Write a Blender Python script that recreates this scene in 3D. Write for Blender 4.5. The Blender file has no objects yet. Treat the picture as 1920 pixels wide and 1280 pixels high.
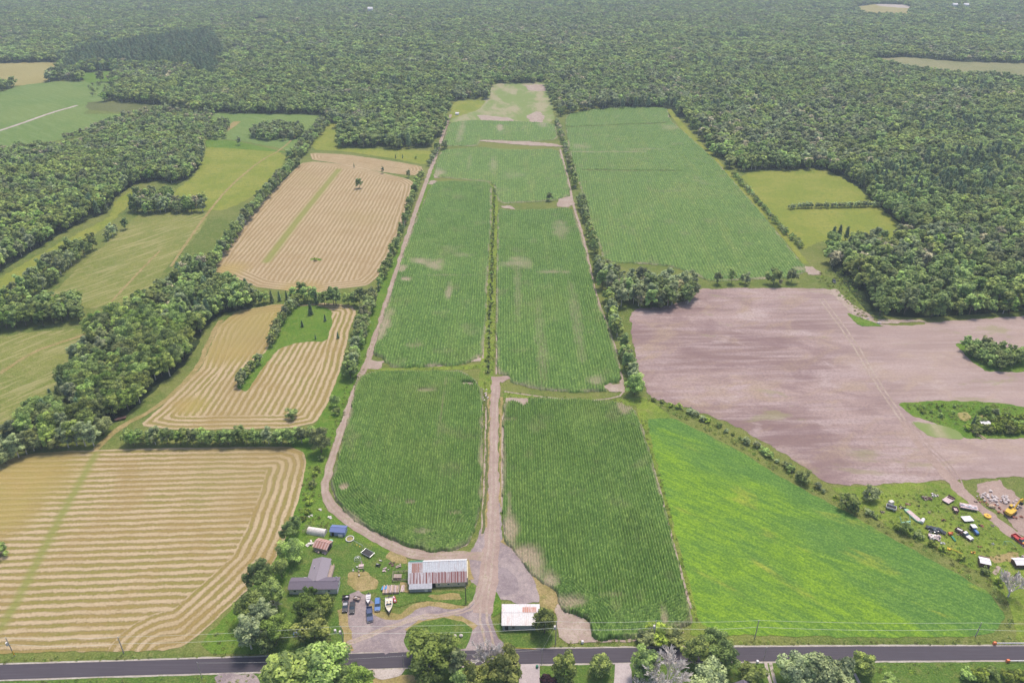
import bpy, math, random
import numpy as np
from mathutils import Vector, Matrix, geometry
R = math.radians
random.seed(7); np.random.seed(7)
S = bpy.context.scene
COL = S.collection

# ---------------------------------------------------------------- camera, sky, sun, exposure
CAM_H, PITCH, F = 200.0, R(29.2), 1375.0        # metres, downward pitch, focal length in photo pixels
cam = bpy.data.objects.new('camera', bpy.data.cameras.new('camera'))
COL.objects.link(cam)
cam.location = (0, 0, CAM_H); cam.rotation_euler = (R(90) - PITCH, 0, 0)
cam.data.sensor_width = 36; cam.data.lens = F / 1920 * 36
cam.data.clip_start = 1; cam.data.clip_end = 30000
S.camera = cam
SUN_EL, SUN_AZ = 68, 25                          # azimuth measured from +Y towards +X
W = bpy.data.worlds.new('World'); S.world = W; W.use_nodes = True
wn = W.node_tree; bg = wn.nodes['Background']
sky = wn.nodes.new('ShaderNodeTexSky'); sky.sky_type = 'NISHITA'; sky.sun_disc = False
sky.sun_elevation = R(SUN_EL); sky.sun_rotation = R(SUN_AZ)
sky.air_density = 1.0; sky.dust_density = 3.0; sky.ozone_density = 1.0
wn.links.new(sky.outputs[0], bg.inputs[0]); bg.inputs[1].default_value = 0.11
sl = bpy.data.lights.new('sun', 'SUN'); sl.energy = 1.9; sl.angle = R(14); sl.color = (1, .92, .8)
sun = bpy.data.objects.new('sun', sl); COL.objects.link(sun)
sd = Vector((math.sin(R(SUN_AZ)) * math.cos(R(SUN_EL)), math.cos(R(SUN_AZ)) * math.cos(R(SUN_EL)), math.sin(R(SUN_EL))))
sun.rotation_euler = sd.to_track_quat('Z', 'Y').to_euler()
sun.location = (0, 200, 180)
S.view_settings.view_transform = 'Standard'; S.view_settings.look = 'None'
S.view_settings.exposure = 0.76; S.view_settings.gamma = 1; S.view_settings.use_curve_mapping = False
cy = S.cycles
cy.max_bounces = 4; cy.diffuse_bounces = 3; cy.glossy_bounces = 1; cy.transmission_bounces = 2
cy.volume_bounces = 0; cy.transparent_max_bounces = 4; cy.caustics_reflective = False; cy.caustics_refractive = False

# ---------------------------------------------------------------- from a photo pixel to the ground
def U(px, py, h=0.0):
    u = (px - 960) / F; v = -(py - 640) / F
    dy = math.cos(PITCH) + v * math.sin(PITCH); dz = -math.sin(PITCH) + v * math.cos(PITCH)
    t = (CAM_H - h) / -dz
    return Vector((u * t, dy * t, h))
def UV(pts): return [tuple(U(x, y)[:2]) for x, y in pts]
def proj(x, y, z=0.0):
    zz = z - CAM_H
    d = y * math.cos(PITCH) - zz * math.sin(PITCH); up = y * math.sin(PITCH) + zz * math.cos(PITCH)
    return 960 + F * x / d, 640 - F * up / d, d
def inside(x, y, poly):
    x = np.asarray(x); y = np.asarray(y); r = np.zeros(x.shape, bool); n = len(poly)
    for i in range(n):
        x0, y0 = poly[i]; x1, y1 = poly[(i + 1) % n]
        if y0 == y1: continue
        c = ((y0 > y) != (y1 > y)) & (x < (x1 - x0) * (y - y0) / (y1 - y0) + x0)
        r ^= c
    return r
def dist_line(x, y, pl, closed=False):
    d = np.full(np.shape(x), 1e9)
    n = len(pl) if closed else len(pl) - 1
    for i in range(n):
        ax, ay = pl[i]; bx, by = pl[(i + 1) % len(pl)]
        l2 = (bx - ax) ** 2 + (by - ay) ** 2 + 1e-9
        t = np.clip(((x - ax) * (bx - ax) + (y - ay) * (by - ay)) / l2, 0, 1)
        d = np.minimum(d, np.hypot(x - ax - t * (bx - ax), y - ay - t * (by - ay)))
    return d
def vnoise(x, y, s, seed=0):
    x = np.asarray(x) / s + 1000.5 + seed * 17.3; y = np.asarray(y) / s + 2000.5 + seed * 7.9
    ix = np.floor(x).astype(np.int64); iy = np.floor(y).astype(np.int64); fx = x - ix; fy = y - iy
    fx = fx * fx * (3 - 2 * fx); fy = fy * fy * (3 - 2 * fy)
    def h(a, b):
        n = (a * 374761393 + b * 668265263 + seed * 974634777) & 0x7fffffff
        n = ((n ^ (n >> 13)) * 1274126177) & 0x7fffffff
        return ((n ^ (n >> 16)) & 0xffff) / 65535.0
    a = h(ix, iy); b = h(ix + 1, iy); c = h(ix, iy + 1); d = h(ix + 1, iy + 1)
    return (a * (1 - fx) + b * fx) * (1 - fy) + (c * (1 - fx) + d * fx) * fy

# ---------------------------------------------------------------- tagging
def tag(o, label=None, cat=None, group=None, kind=None):
    if label: o['label'] = label
    if cat: o['category'] = cat
    if group: o['group'] = group
    if kind: o['kind'] = kind
    return o
def empty(name, loc, rz=0, label=None, cat=None, group=None):
    o = bpy.data.objects.new(name, None); COL.objects.link(o); o.empty_display_size = .5
    o.location = loc; o.rotation_euler = (0, 0, rz)
    return tag(o, label, cat, group)
def link_mesh(name, me, mat=None, parent=None):
    o = bpy.data.objects.new(name, me); COL.objects.link(o)
    if mat is not None and not me.materials: me.materials.append(mat)
    if parent: o.parent = parent
    return o

# ---------------------------------------------------------------- materials
class NT:
    def __init__(s, name, rough=.9, spec=.1):
        s.m = bpy.data.materials.new(name); s.m.use_nodes = True; s.t = s.m.node_tree; s.n = s.t.nodes
        s.b = s.n['Principled BSDF']; s.b.inputs['Roughness'].default_value = rough
        s.b.inputs['Specular IOR Level'].default_value = spec
        s._pos = None
    def L(s, a, b): s.t.links.new(a, b)
    def put(s, inp, v):
        if hasattr(v, 'is_linked') or hasattr(v, 'links'): s.L(v, inp)
        elif isinstance(v, (tuple, list)) and len(v) == 3 and inp.type == 'RGBA': inp.default_value = (*v, 1)
        else: inp.default_value = v
    def pos(s):
        if s._pos is None: s._pos = s.n.new('ShaderNodeNewGeometry').outputs['Position']
        return s._pos
    def obj(s): return s.n.new('ShaderNodeTexCoord').outputs['Object']
    def map(s, v, scale=(1, 1, 1), rot=(0, 0, 0)):
        n = s.n.new('ShaderNodeMapping'); n.vector_type = 'TEXTURE'; s.L(v, n.inputs[0])   # rotate first, then scale
        n.inputs['Scale'].default_value = tuple(1 / k for k in scale)
        n.inputs['Rotation'].default_value = rot; return n.outputs[0]
    def noise(s, scale, detail=3, rough=.6, v=None, dist=0):
        n = s.n.new('ShaderNodeTexNoise'); s.L(v or s.pos(), n.inputs['Vector'])
        n.inputs['Scale'].default_value = scale; n.inputs['Detail'].default_value = detail
        n.inputs['Roughness'].default_value = rough; n.inputs['Distortion'].default_value = dist
        return n.outputs['Fac']
    def mix(s, f, a, b, mode='MIX'):
        n = s.n.new('ShaderNodeMix'); n.data_type = 'RGBA'; n.blend_type = mode
        s.put(n.inputs[0], f); s.put(n.inputs[6], a); s.put(n.inputs[7], b); return n.outputs[2]
    def math(s, op, a, b=0.0, c=None):
        n = s.n.new('ShaderNodeMath'); n.operation = op
        s.put(n.inputs[0], a); s.put(n.inputs[1], b)
        if c is not None: s.put(n.inputs[2], c)
        return n.outputs[0]
    def step(s, v, lo, hi, a=0., b=1.):
        n = s.n.new('ShaderNodeMapRange'); n.interpolation_type = 'SMOOTHSTEP'
        s.put(n.inputs[0], v); n.inputs[1].default_value = lo; n.inputs[2].default_value = hi
        n.inputs[3].default_value = a; n.inputs[4].default_value = b; return n.outputs[0]
    def attr(s, name, kind='GEOMETRY'):
        n = s.n.new('ShaderNodeAttribute'); n.attribute_name = name; n.attribute_type = kind; return n
    def xyz(s, v):
        n = s.n.new('ShaderNodeSeparateXYZ'); s.L(v, n.inputs[0]); return n.outputs
    def bump(s, h, strength=.5, dist=.1):
        n = s.n.new('ShaderNodeBump'); n.inputs['Strength'].default_value = strength
        n.inputs['Distance'].default_value = dist; s.L(h, n.inputs['Height']); s.L(n.outputs[0], s.b.inputs['Normal'])
    def col(s, c): s.put(s.b.inputs['Base Color'], c); return s.m
def jit(c, k): return tuple(min(1, max(0, x * k)) for x in c)
def plain(name, c, rough=.6, spec=.3, metal=0, var=.18, scale=1.5):
    m = NT(name, rough, spec); m.b.inputs['Metallic'].default_value = metal
    n = m.noise(scale, 4, .65, m.obj())
    return m.col(m.mix(m.step(n, .3, .7), jit(c, 1 - var), jit(c, 1 + var)))
M = {}
G = lambda: None
def grassy(name, a, b, c, big=.02, stripe=None, extra=None):
    """three grass tones mixed at field, clump and blade scale"""
    m = NT(name, .95, .05)
    n1 = m.noise(big, 4, .6); n2 = m.noise(.25, 5, .7); n3 = m.noise(1.7, 3, .7)
    x = m.mix(m.step(n1, .38, .62), a, b)
    x = m.mix(m.step(n2, .45, .72, 0, .8), x, c)
    x = m.mix(m.step(n3, .32, .6, .5, 0), x, jit(a, .4))
    x = m.mix(m.step(n3, .5, .72, 0, .45), x, jit(c, 1.35))
    n4 = m.noise(.6, 3, .7); x = m.mix(m.step(n4, .3, .55, .35, 0), x, jit(a, .5))
    if stripe:
        ang, per, colr, amt = stripe
        w = m.noise(1.0, 3, .6, m.map(m.pos(), (1 / per, 1 / (per * 14), 1), (0, 0, ang)))
        x = m.mix(m.step(w, .5, .62, 0, amt), x, colr)
    if extra: x = extra(m, x)
    m.bump(m.math('ADD', n2, m.math('MULTIPLY', n3, .6)), .7, .5)
    M[name] = m.col(x); return M[name]
grassy('ground_grass', (.12, .17, .035), (.19, .21, .055), (.25, .24, .09))
grassy('lawn', (.085, .16, .028), (.115, .19, .035), (.19, .2, .06), .05)
grassy('lush', (.095, .19, .022), (.13, .22, .03), (.2, .24, .05), .05)
grassy('rough_grass', (.14, .215, .03), (.21, .28, .04), (.26, .25, .08), .06)
grassy('meadow', (.22, .255, .04), (.29, .29, .06), (.14, .2, .04), .03)
grassy('pasture', (.17, .205, .045), (.22, .235, .06), (.3, .27, .11), .03, (-.6, 2.5, (.34, .3, .14), .6))
grassy('far_field', (.13, .215, .05), (.17, .24, .06), (.24, .27, .1), .01, (.9, 4., (.2, .26, .1), .4))
grassy('yellow_field', (.33, .28, .11), (.36, .31, .13), (.3, .27, .1), .01)
grassy('marsh', (.26, .25, .12), (.2, .21, .09), (.32, .29, .17), .012)
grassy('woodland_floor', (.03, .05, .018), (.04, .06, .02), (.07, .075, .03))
grassy('scrub_floor', (.13, .15, .05), (.17, .18, .07), (.1, .12, .04))
def dry_grass(m, x):
    return x
grassy('dry_grass', (.32, .25, .1), (.4, .3, .15), (.2, .2, .06), .15)
def clover():
    m = NT('clover', .9, .08)
    v = m.map(m.pos(), (.022, .075, 1), (0, 0, R(-37)))
    n1 = m.noise(1, 4, .55, v, .4); n2 = m.noise(1, 3, .6, m.map(m.pos(), (.10, .5, 1), (0, 0, R(-37))))
    n3 = m.noise(1.2, 4, .75); n4 = m.noise(1, 4, .6, m.map(m.pos(), (.03, .09, 1), (0, 0, R(-37))), .5)
    X = m.xyz(m.pos()); a, b = U(1262, 783), U(1855, 1110); d = (b - a).normalized(); k = a.x * d.y - a.y * d.x
    dd = m.math('SUBTRACT', k, m.math('SUBTRACT', m.math('MULTIPLY', X[0], d.y), m.math('MULTIPLY', X[1], d.x)))   # metres from the upper edge
    dd = m.math('ABSOLUTE', dd); cen = m.math('SUBTRACT', m.step(dd, 8, 30, -.14, .09), m.step(X[0], 105, 150, 0, .14))
    cen = m.math('SUBTRACT', cen, m.step(X[1], 158, 140, 0, .1) if 0 else 0.0)
    x = m.mix(m.step(m.math('ADD', n1, cen), .36, .62), (.125, .235, .042), (.205, .335, .022))
    x = m.mix(m.step(n4, .58, .72, 0, .75), x, (.36, .37, .05))
    x = m.mix(m.step(n2, .38, .6, .5, 0), x, (.05, .13, .03))
    x = m.mix(m.step(n3, .38, .58, .5, 0), x, (.04, .10, .02)); x = m.mix(m.step(n3, .5, .7, 0, .35), x, (.3, .42, .08))
    n5 = m.noise(.45, 3, .7); x = m.mix(m.step(n5, .35, .55, .3, 0), x, (.06, .14, .03))
    m.bump(m.math('ADD', n2, n3), .6, .4); return m.col(x)
M['clover'] = clover()
def soil():
    m = NT('tilled_soil', .95, .05)
    n1 = m.noise(1, 5, .6, m.map(m.pos(), (.012, .03, 1), (0, 0, .1)), .3)
    n2 = m.noise(1, 4, .6, m.map(m.pos(), (.02, .28, 1), (0, 0, .03)))
    n3 = m.noise(.8, 4, .7); n4 = m.noise(1, 5, .6, m.map(m.pos(), (.02, .05, 1)), .6)
    x = m.mix(m.step(n1, .34, .62), (.225, .152, .138), (.375, .278, .25))
    x = m.mix(m.step(n2, .44, .62, 0, .5), x, (.44, .35, .34)); n6 = m.noise(1, 4, .6, m.map(m.pos(), (.03, .06, 1), (0, 0, .5)), .8)
    x = m.mix(m.step(n6, .5, .66, 0, .75), x, (.36, .27, .195)); n7 = m.noise(1, 3, .7, m.map(m.pos(), (.05, .8, 1), (0, 0, .02))); x = m.mix(m.step(n7, .4, .6, .15, 0), x, (.2, .14, .14)); n8 = m.noise(1, 4, .65, m.map(m.pos(), (.03, .055, 1), (0, 0, -.2)), .5); x = m.mix(m.step(n8, .48, .62, 0, .5), x, (.2, .13, .13)); x = m.mix(m.step(n8, .42, .34, 0, .45), x, (.47, .38, .36))
    x = m.mix(m.step(n3, .34, .6, .45, 0), x, (.17, .115, .115))
    X = m.xyz(m.pos())
    x = m.mix(m.step(X[0], 150, 230, 0, .45), x, (.40, .31, .27))
    x = m.mix(m.step(n4, .6, .68, 0, .45), x, (.24, .24, .1))
    m.bump(m.math('ADD', n2, n3), .4, .15); return m.col(x)
M['soil'] = soil()
def dirt(name, a, b, c, along=0):
    m = NT(name, .95, .05)
    n1 = m.noise(.12, 5, .65, None, .6); n2 = m.noise(.9, 5, .7); n3 = m.noise(4, 2, .6)
    x = m.mix(m.step(n1, .4, .6), a, b); x = m.mix(m.step(n2, .48, .68, 0, .8), x, c)
    x = m.mix(m.step(n3, .34, .6, .4, 0), x, jit(a, .55)); n4 = m.noise(.4, 4, .7); x = m.mix(m.step(n4, .35, .5, .4, 0), x, jit(a, .72))
    m.bump(m.math('ADD', n2, n3), .5, .08); M[name] = m.col(x)
dirt('gravel', (.27, .215, .22), (.36, .295, .285), (.42, .34, .31))
dirt('dirt_track', (.34, .25, .21), (.4, .31, .26), (.27, .25, .13))
dirt('driveway_dirt', (.33, .24, .205), (.38, .28, .24), (.43, .335, .285))
dirt('bare_soil', (.37, .28, .24), (.44, .35, .3), (.26, .25, .13))
dirt('sand', (.42, .35, .31), (.52, .45, .41), (.34, .27, .22))
dirt('shoulder', (.42, .37, .33), (.5, .45, .4), (.3, .28, .16))
dirt('concrete', (.45, .38, .38), (.5, .43, .42), (.42, .35, .34))
def weedy_dirt():
    m = NT('weedy_dirt', .95, .05)
    n1 = m.noise(1, 5, .6, m.map(m.pos(), (.04, .015, 1)), .3); n2 = m.noise(.5, 4, .7)
    x = m.mix(m.step(n2, .35, .65), (.33, .27, .18), (.42, .34, .25))
    x = m.mix(m.step(n1, .38, .55, .35, 1), x, (.19, .24, .08)); return m.col(x)
M['weedy_dirt'] = weedy_dirt()
def asphalt():
    m = NT('asphalt', .85, .2)
    n1 = m.noise(.2, 4, .6); n3 = m.noise(6, 3, .7); n2 = m.noise(1, 3, .6, m.map(m.pos(), (.05, 2, 1)))
    x = m.mix(n1, (.066, .056, .068), (.082, .07, .084)); x = m.mix(m.step(n2, .45, .7, 0, .35), x, (.115, .1, .118))
    x = m.mix(m.step(n3, .4, .7, 0, .25), x, (.06, .05, .06)); m.bump(n3, .3, .02); return m.col(x)
M['asphalt'] = asphalt()
def stubble():
    """mown hay field: pale swaths between olive gaps; 'dedge' and 'rowc' are distances in metres stored on the mesh"""
    m = NT('hay_stubble', .95, .04)
    de = m.attr('dedge').outputs['Fac']; rc = m.attr('rowc').outputs['Fac']; th = m.attr('band').outputs['Fac']
    wob = m.math('MULTIPLY', m.math('SUBTRACT', m.noise(.07, 4, .7), .5), 2.6)
    wob2 = m.math('MULTIPLY', m.math('SUBTRACT', m.noise(.9, 4, .7), .5), 1.3)
    sel = m.math('LESS_THAN', de, m.math('ADD', th, m.math('MULTIPLY', wob2, .8)))
    s = m.math('ADD', m.math('MULTIPLY', de, sel), m.math('MULTIPLY', rc, m.math('SUBTRACT', 1.0, sel)))
    s = m.math('ADD', s, m.math('ADD', wob, m.math('MULTIPLY', wob2, .55)))
    w = m.math('SINE', m.math('MULTIPLY', s, 2 * math.pi / 3.3))
    n = m.noise(.035, 4, .6, None, .5); n2 = m.noise(1.4, 5, .75); n3 = m.noise(.01, 3, .5)
    wv = m.noise(.09, 4, .7)
    st = m.step(m.math('ADD', m.math('ADD', w, m.math('MULTIPLY', m.math('SUBTRACT', wv, .5), 2.2)), m.math('MULTIPLY', m.math('SUBTRACT', n2, .5), 3.2)), -.7, .7)
    pale = m.mix(n2, (.34, .25, .135), (.58, .455, .31)); ol = m.mix(m.step(n, .35, .65), (.27, .20, .07), (.215, .195, .05))
    ol = m.mix(m.step(n2, .4, .8, 0, .5), ol, (.45, .33, .17))
    yel = m.attr('yellow').outputs['Fac']
    fade = m.step(m.math('ADD', n, m.math('MULTIPLY', yel, -.35)), .2, .55, .3, 1)
    so = m.attr('soft').outputs['Fac']; ol = m.mix(m.math('MULTIPLY', so, .6), ol, (.28, .195, .095))
    x = m.mix(m.math('MULTIPLY', st, fade), ol, pale); x = m.mix(m.math('MULTIPLY', so, .3), x, (.38, .285, .18))
    fl = m.noise(2.2, 3, .8); x = m.mix(m.step(fl, .34, .46, .55, 0), x, (.2, .14, .08))
    x = m.mix(m.math('MULTIPLY', yel, .4), x, (.42, .32, .1))
    x = m.mix(m.step(n3, .52, .66, 0, .4), x, (.31, .24, .11))
    x = m.mix(m.attr('green').outputs['Fac'], x, m.mix(n2, (.26, .25, .08), (.2, .23, .05)))
    m.bump(m.math('ADD', st, n2), .6, .3); return m.col(x)
M['stubble'] = stubble()
def crop(name, a, b, y, soilc=(.38, .3, .22)):
    m = NT(name, .75, .2)
    n1 = m.noise(1, 4, .6, m.map(m.pos(), (.09, .012, 1))); n2 = m.noise(.22, 5, .7); n4 = m.noise(.02, 4, .6, None, .5); n5 = m.noise(.05, 4, .6)
    leaf_row_shade = m.attr('leaf').outputs['Fac']  # random leaf tone with painted row shade mixed in
    x = m.mix(m.step(n2, .38, .62), a, b); x = m.mix(m.step(n1, .52, .7, 0, .5), x, y); x = m.mix(m.step(n4, .5, .7, 0, .4), x, y)
    x = m.mix(m.step(n5, .56, .68, 0, .4), x, (.2, .2, .1))
    x = m.mix(m.step(leaf_row_shade, 0, .45, .6, 0), x, jit(a, .45)); x = m.mix(m.step(leaf_row_shade, .6, 1, 0, .7), x, jit(y, 1.45))
    x = m.mix(m.attr('thin').outputs['Fac'], x, m.mix(leaf_row_shade, soilc, jit(soilc, .7)))
    M[name] = m.col(x)
crop('corn', (.082, .165, .03), (.112, .205, .04), (.18, .25, .06))
crop('soybean', (.095, .178, .033), (.12, .208, .04), (.195, .24, .06))
def leafm(name, c, var=.35, warm=(.26, .27, .07)):
    m = NT(name, .6, .2)
    r = m.n.new('ShaderNodeObjectInfo').outputs['Random']; t = m.attr('tint').outputs['Fac']
    r2 = m.math('FRACT', m.math('MULTIPLY', r, 57.31)); r3 = m.math('FRACT', m.math('MULTIPLY', r, 311.7))
    x = m.mix(r, jit(c, 1 - var * 1.15), jit(c, 1 + var * 1.5)); x = m.mix(m.math('MULTIPLY', m.math('POWER', r2, 1.6), .5), x, warm); x = m.mix(m.step(r3, .8, 1, 0, .35), x, (.24, .22, .17))
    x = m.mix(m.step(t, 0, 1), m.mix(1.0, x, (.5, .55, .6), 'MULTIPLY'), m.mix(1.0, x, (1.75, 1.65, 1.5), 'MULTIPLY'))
    m.b.inputs['Base Color'].default_value = (0, 0, 0, 1); m.col(x)
    tr = m.n.new('ShaderNodeBsdfTranslucent'); m.L(x, tr.inputs[0])
    mx = m.n.new('ShaderNodeMixShader'); mx.inputs[0].default_value = .36
    m.L(m.b.outputs[0], mx.inputs[1]); m.L(tr.outputs[0], mx.inputs[2])
    m.L(mx.outputs[0], m.n['Material Output'].inputs[0]); M[name] = m.m
leafm('leaf_dark', (0.254, 0.364, 0.119)); leafm('leaf_mid', (0.278, 0.392, 0.122)); leafm('leaf_light', (0.309, 0.398, 0.112))
leafm('leaf_grey', (0.301, 0.369, 0.197)); leafm('leaf_pine', (0.190, 0.291, 0.160), .25); leafm('leaf_bright', (0.168, 0.274, 0.057))
leafm('leaf_plum', (0.053, 0.023, 0.031), .1, (.05, .02, .03)); leafm('leaf_olive', (0.206, 0.237, 0.068)); leafm('weed_leaf', (0.314, 0.416, 0.069), .4)
leafm('leaf_brown', (0.419, 0.404, 0.286), .3)
M['bark'] = plain('bark', (.16, .13, .1), .9, .1); M['pale_bark'] = plain('pale_bark', (.66, .6, .56), .9, .1)
dirt('old_gravel', (.24, .19, .2), (.3, .245, .25), (.36, .3, .29))
dirt('soil_dark', (.26, .185, .18), (.34, .26, .24), (.4, .31, .28))

M['snag_bark'] = plain('snag_bark', (.36, .32, .26), .9, .1)

# ---------------------------------------------------------------- the ground and what is laid on it
LV = .03; NLV = {}
def densify(P, step, jit_, seed, closed=True):
    out = []
    n = len(P) if closed else len(P) - 1
    for i in range(n):
        a = np.array(P[i]); b = np.array(P[(i + 1) % len(P)]); L = np.hypot(*(b - a)); k = max(1, int(L / step))
        for j in range(k): out.append(a + (b - a) * j / k)
    if not closed: out.append(np.array(P[-1]))
    o = np.array(out)
    if jit_:
        jx = (vnoise(o[:, 0], o[:, 1], step * 3, seed) - .5) * 2 + (vnoise(o[:, 0], o[:, 1], step * 1.1, seed + 5) - .5)
        jy = (vnoise(o[:, 0], o[:, 1], step * 3, seed + 9) - .5) * 2 + (vnoise(o[:, 0], o[:, 1], step * 1.1, seed + 4) - .5)
        o = o + np.stack([jx, jy], 1) * jit_
    return o
def smooth(P, it=2):
    P = [np.array(p, float) for p in P]
    for _ in range(it):
        Q = []
        for i in range(len(P)):
            a = P[i]; b = P[(i + 1) % len(P)]; Q += [a * .87 + b * .13, a * .13 + b * .87]
        P = Q
    return P
def sheet(name, px, mat, level, jit_=.5, grid=0, attrs=None, world=False, rnd=1, step=None, label=None, cat=None):
    P = px if world else UV(px)
    if rnd: P = smooth(P, rnd)
    per = sum(np.hypot(*(np.array(P[i]) - np.array(P[i - 1]))) for i in range(len(P)))
    st = step or max(1.2, per / 900)
    B = densify(P, st, jit_, level * 13 + len(px))
    pts = [Vector(p) for p in B]; nb = len(pts); edges = [(i, (i + 1) % nb) for i in range(nb)]
    if grid:
        x0, y0 = B.min(0); x1, y1 = B.max(0)
        gx, gy = np.meshgrid(np.arange(x0, x1, grid), np.arange(y0, y1, grid)); gx = gx.ravel(); gy = gy.ravel()
        bl = [tuple(b) for b in B]; k = inside(gx, gy, bl); k &= dist_line(gx, gy, bl, True) > grid * .35
        pts += [Vector((a, b)) for a, b in zip(gx[k], gy[k])]
    NLV[level] = NLV.get(level, -1) + 1; zz = level * LV + .0006 * NLV[level]
    v, e, f, *_ = geometry.delaunay_2d_cdt(pts, edges, [], 1, 1e-4)
    me = bpy.data.meshes.new(name); me.from_pydata([(p[0], p[1], zz) for p in v], [], [tuple(q) for q in f])
    fl = [i for i, p in enumerate(me.polygons) if p.normal.z < 0]
    if fl: me.flip_normals()
    if attrs:
        X = np.array([p[0] for p in v]); Y = np.array([p[1] for p in v])
        for k_, val in attrs(X, Y).items():
            a = me.attributes.new(k_, 'FLOAT', 'POINT'); a.data.foreach_set('value', np.asarray(val, np.float32))
    o = link_mesh(name, me, M[mat]); o['kind'] = 'structure'
    return tag(o, label, cat)
def ribbon(name, px, width, mat, level, jit_=.25, world=False, rnd=1, **kw):
    P = [np.array(p) for p in (px if world else UV(px))]
    w = width if isinstance(width, (list, tuple)) else [width] * len(P)
    if rnd:
        Q = [P[0]]; q = [w[0]]
        for i in range(len(P) - 1):
            Q += [P[i] * .75 + P[i + 1] * .25, P[i] * .25 + P[i + 1] * .75]; q += [w[i] * .75 + w[i + 1] * .25, w[i] * .25 + w[i + 1] * .75]
        Q.append(P[-1]); q.append(w[-1]); P, w = Q, q
    Lf, Rt = [], []
    for i in range(len(P)):
        d = P[min(i + 1, len(P) - 1)] - P[max(i - 1, 0)]; d = d / np.hypot(*d); n = np.array((-d[1], d[0]))
        Lf.append(tuple(P[i] + n * w[i] / 2)); Rt.append(tuple(P[i] - n * w[i] / 2))
    return sheet(name, Lf + Rt[::-1], mat, level, jit_, world=True, rnd=0, **kw)

# base ground: one sheet to the horizon
N = 200; g = np.linspace(-11000, 11000, N + 1); gx, gy = np.meshgrid(g, g)
vv = np.stack([gx.ravel(), gy.ravel(), np.zeros(gx.size)], 1)
ii = np.arange(N * (N + 1)).reshape(N, N + 1)[:, :N].ravel()
ff = np.stack([ii, ii + 1, ii + N + 2, ii + N + 1], 1)
me = bpy.data.meshes.new('ground'); me.from_pydata(vv.tolist(), [], ff.tolist())
link_mesh('ground', me, M['ground_grass'])['kind'] = 'structure'

# woods (ground outlines in photo pixels) and what is open inside them
CLEAR = [  # open land beyond the near fields
 [(-60,122),(60,117),(124,118),(104,140),(75,160),(-60,162)],
 [(40,160),(110,152),(205,155),(222,165),(215,178),(150,215),(225,213),(215,235),(120,262),(-60,290),(-60,192)],
 [(150,137),(212,133),(216,152),(160,156)],
 [(165,190),(300,197),(330,208),(230,212),(160,205)],
 [(925,157),(1020,156),(1032,180),(1040,212),(1050,240),(1000,262),(835,262),(838,215),(848,190),(900,185),(912,188)],
 [(1385,322),(1550,318),(1610,352),(1645,384),(1700,432),(1655,452),(1590,452),(1545,450),(1500,470),(1440,400)],
 [(1605,112),(1700,107),(1800,116),(1940,119),(2100,125),(2100,158),(1940,154),(1800,147),(1700,134)],
 [(1600,14),(1640,8),(1695,9),(1712,15),(1700,32),(1620,32)],
 [(475,36),(500,34),(508,40),(504,50),(478,50)], [(1030,1),(1050,0),(1055,4),(1035,5)], [(1680,0),(1720,1),(1700,4)],
]
FAR = [(-400,-22),(2320,-22),(2320,560),(2000,584),(1920,588),(1720,600),(1628,595),(1622,560),(1600,520),(1555,510),(1545,480),(1545,462),
 (1590,462),(1660,455),(1700,440),(1690,425),(1640,385),(1605,352),(1548,322),(1385,324),(1370,318),(1330,282),(1285,225),(1262,205),(1250,202),(1120,205),(1065,215),
 (1048,222),(1035,190),(1022,158),(926,158),(914,188),(900,187),(850,192),(843,215),(832,250),(800,279),(735,280),(700,276),(636,276),
 (636,240),(600,214),(380,212),(330,208),(222,197),(160,196),(150,160),(70,160),(-60,185),(-400,200)]
WOODS = [
 ('forest', FAR, 'dark'),
 ('woodland on the left', [(-80,300),(0,285),(120,278),(190,262),(225,235),(330,228),(380,243),(380,268),(381,300),(363,327),(335,346),(300,338),(255,345),(215,370),(205,397),(145,420),(100,447),(0,510),(-80,550)], 'mix'),
 ('wood beside the stubble fields', [(60,845),(110,810),(160,790),(205,797),(250,768),(300,722),(340,690),(370,652),(380,617),(410,590),(470,579),(484,562),(440,548),(395,530),(385,505),(350,500),(300,555),(250,590),(185,615),(160,650),(125,730),(60,790),(20,840)], 'mix'),
]
FARW = UV(FAR); CLW = [UV(c) for c in CLEAR]
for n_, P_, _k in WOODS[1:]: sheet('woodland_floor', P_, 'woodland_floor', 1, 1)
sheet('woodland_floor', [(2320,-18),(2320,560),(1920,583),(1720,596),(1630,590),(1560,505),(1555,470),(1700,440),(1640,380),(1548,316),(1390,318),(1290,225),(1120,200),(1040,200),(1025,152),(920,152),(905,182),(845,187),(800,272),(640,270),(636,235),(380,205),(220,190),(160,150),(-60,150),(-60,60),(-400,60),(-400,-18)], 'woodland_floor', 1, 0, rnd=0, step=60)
for i, c in enumerate(CLEAR):
    sheet('field' if i in (0, 1, 7) else 'meadow', c, ['yellow_field', 'far_field', 'lush', 'scrub_floor', 'ground_grass', 'meadow', 'marsh', 'yellow_field', 'scrub_floor', 'sand', 'sand'][i], 2, 1.5)
sheet('sand', [(1640,8),(1695,9),(1712,15),(1700,16),(1650,12)], 'sand', 3, 1)

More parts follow.
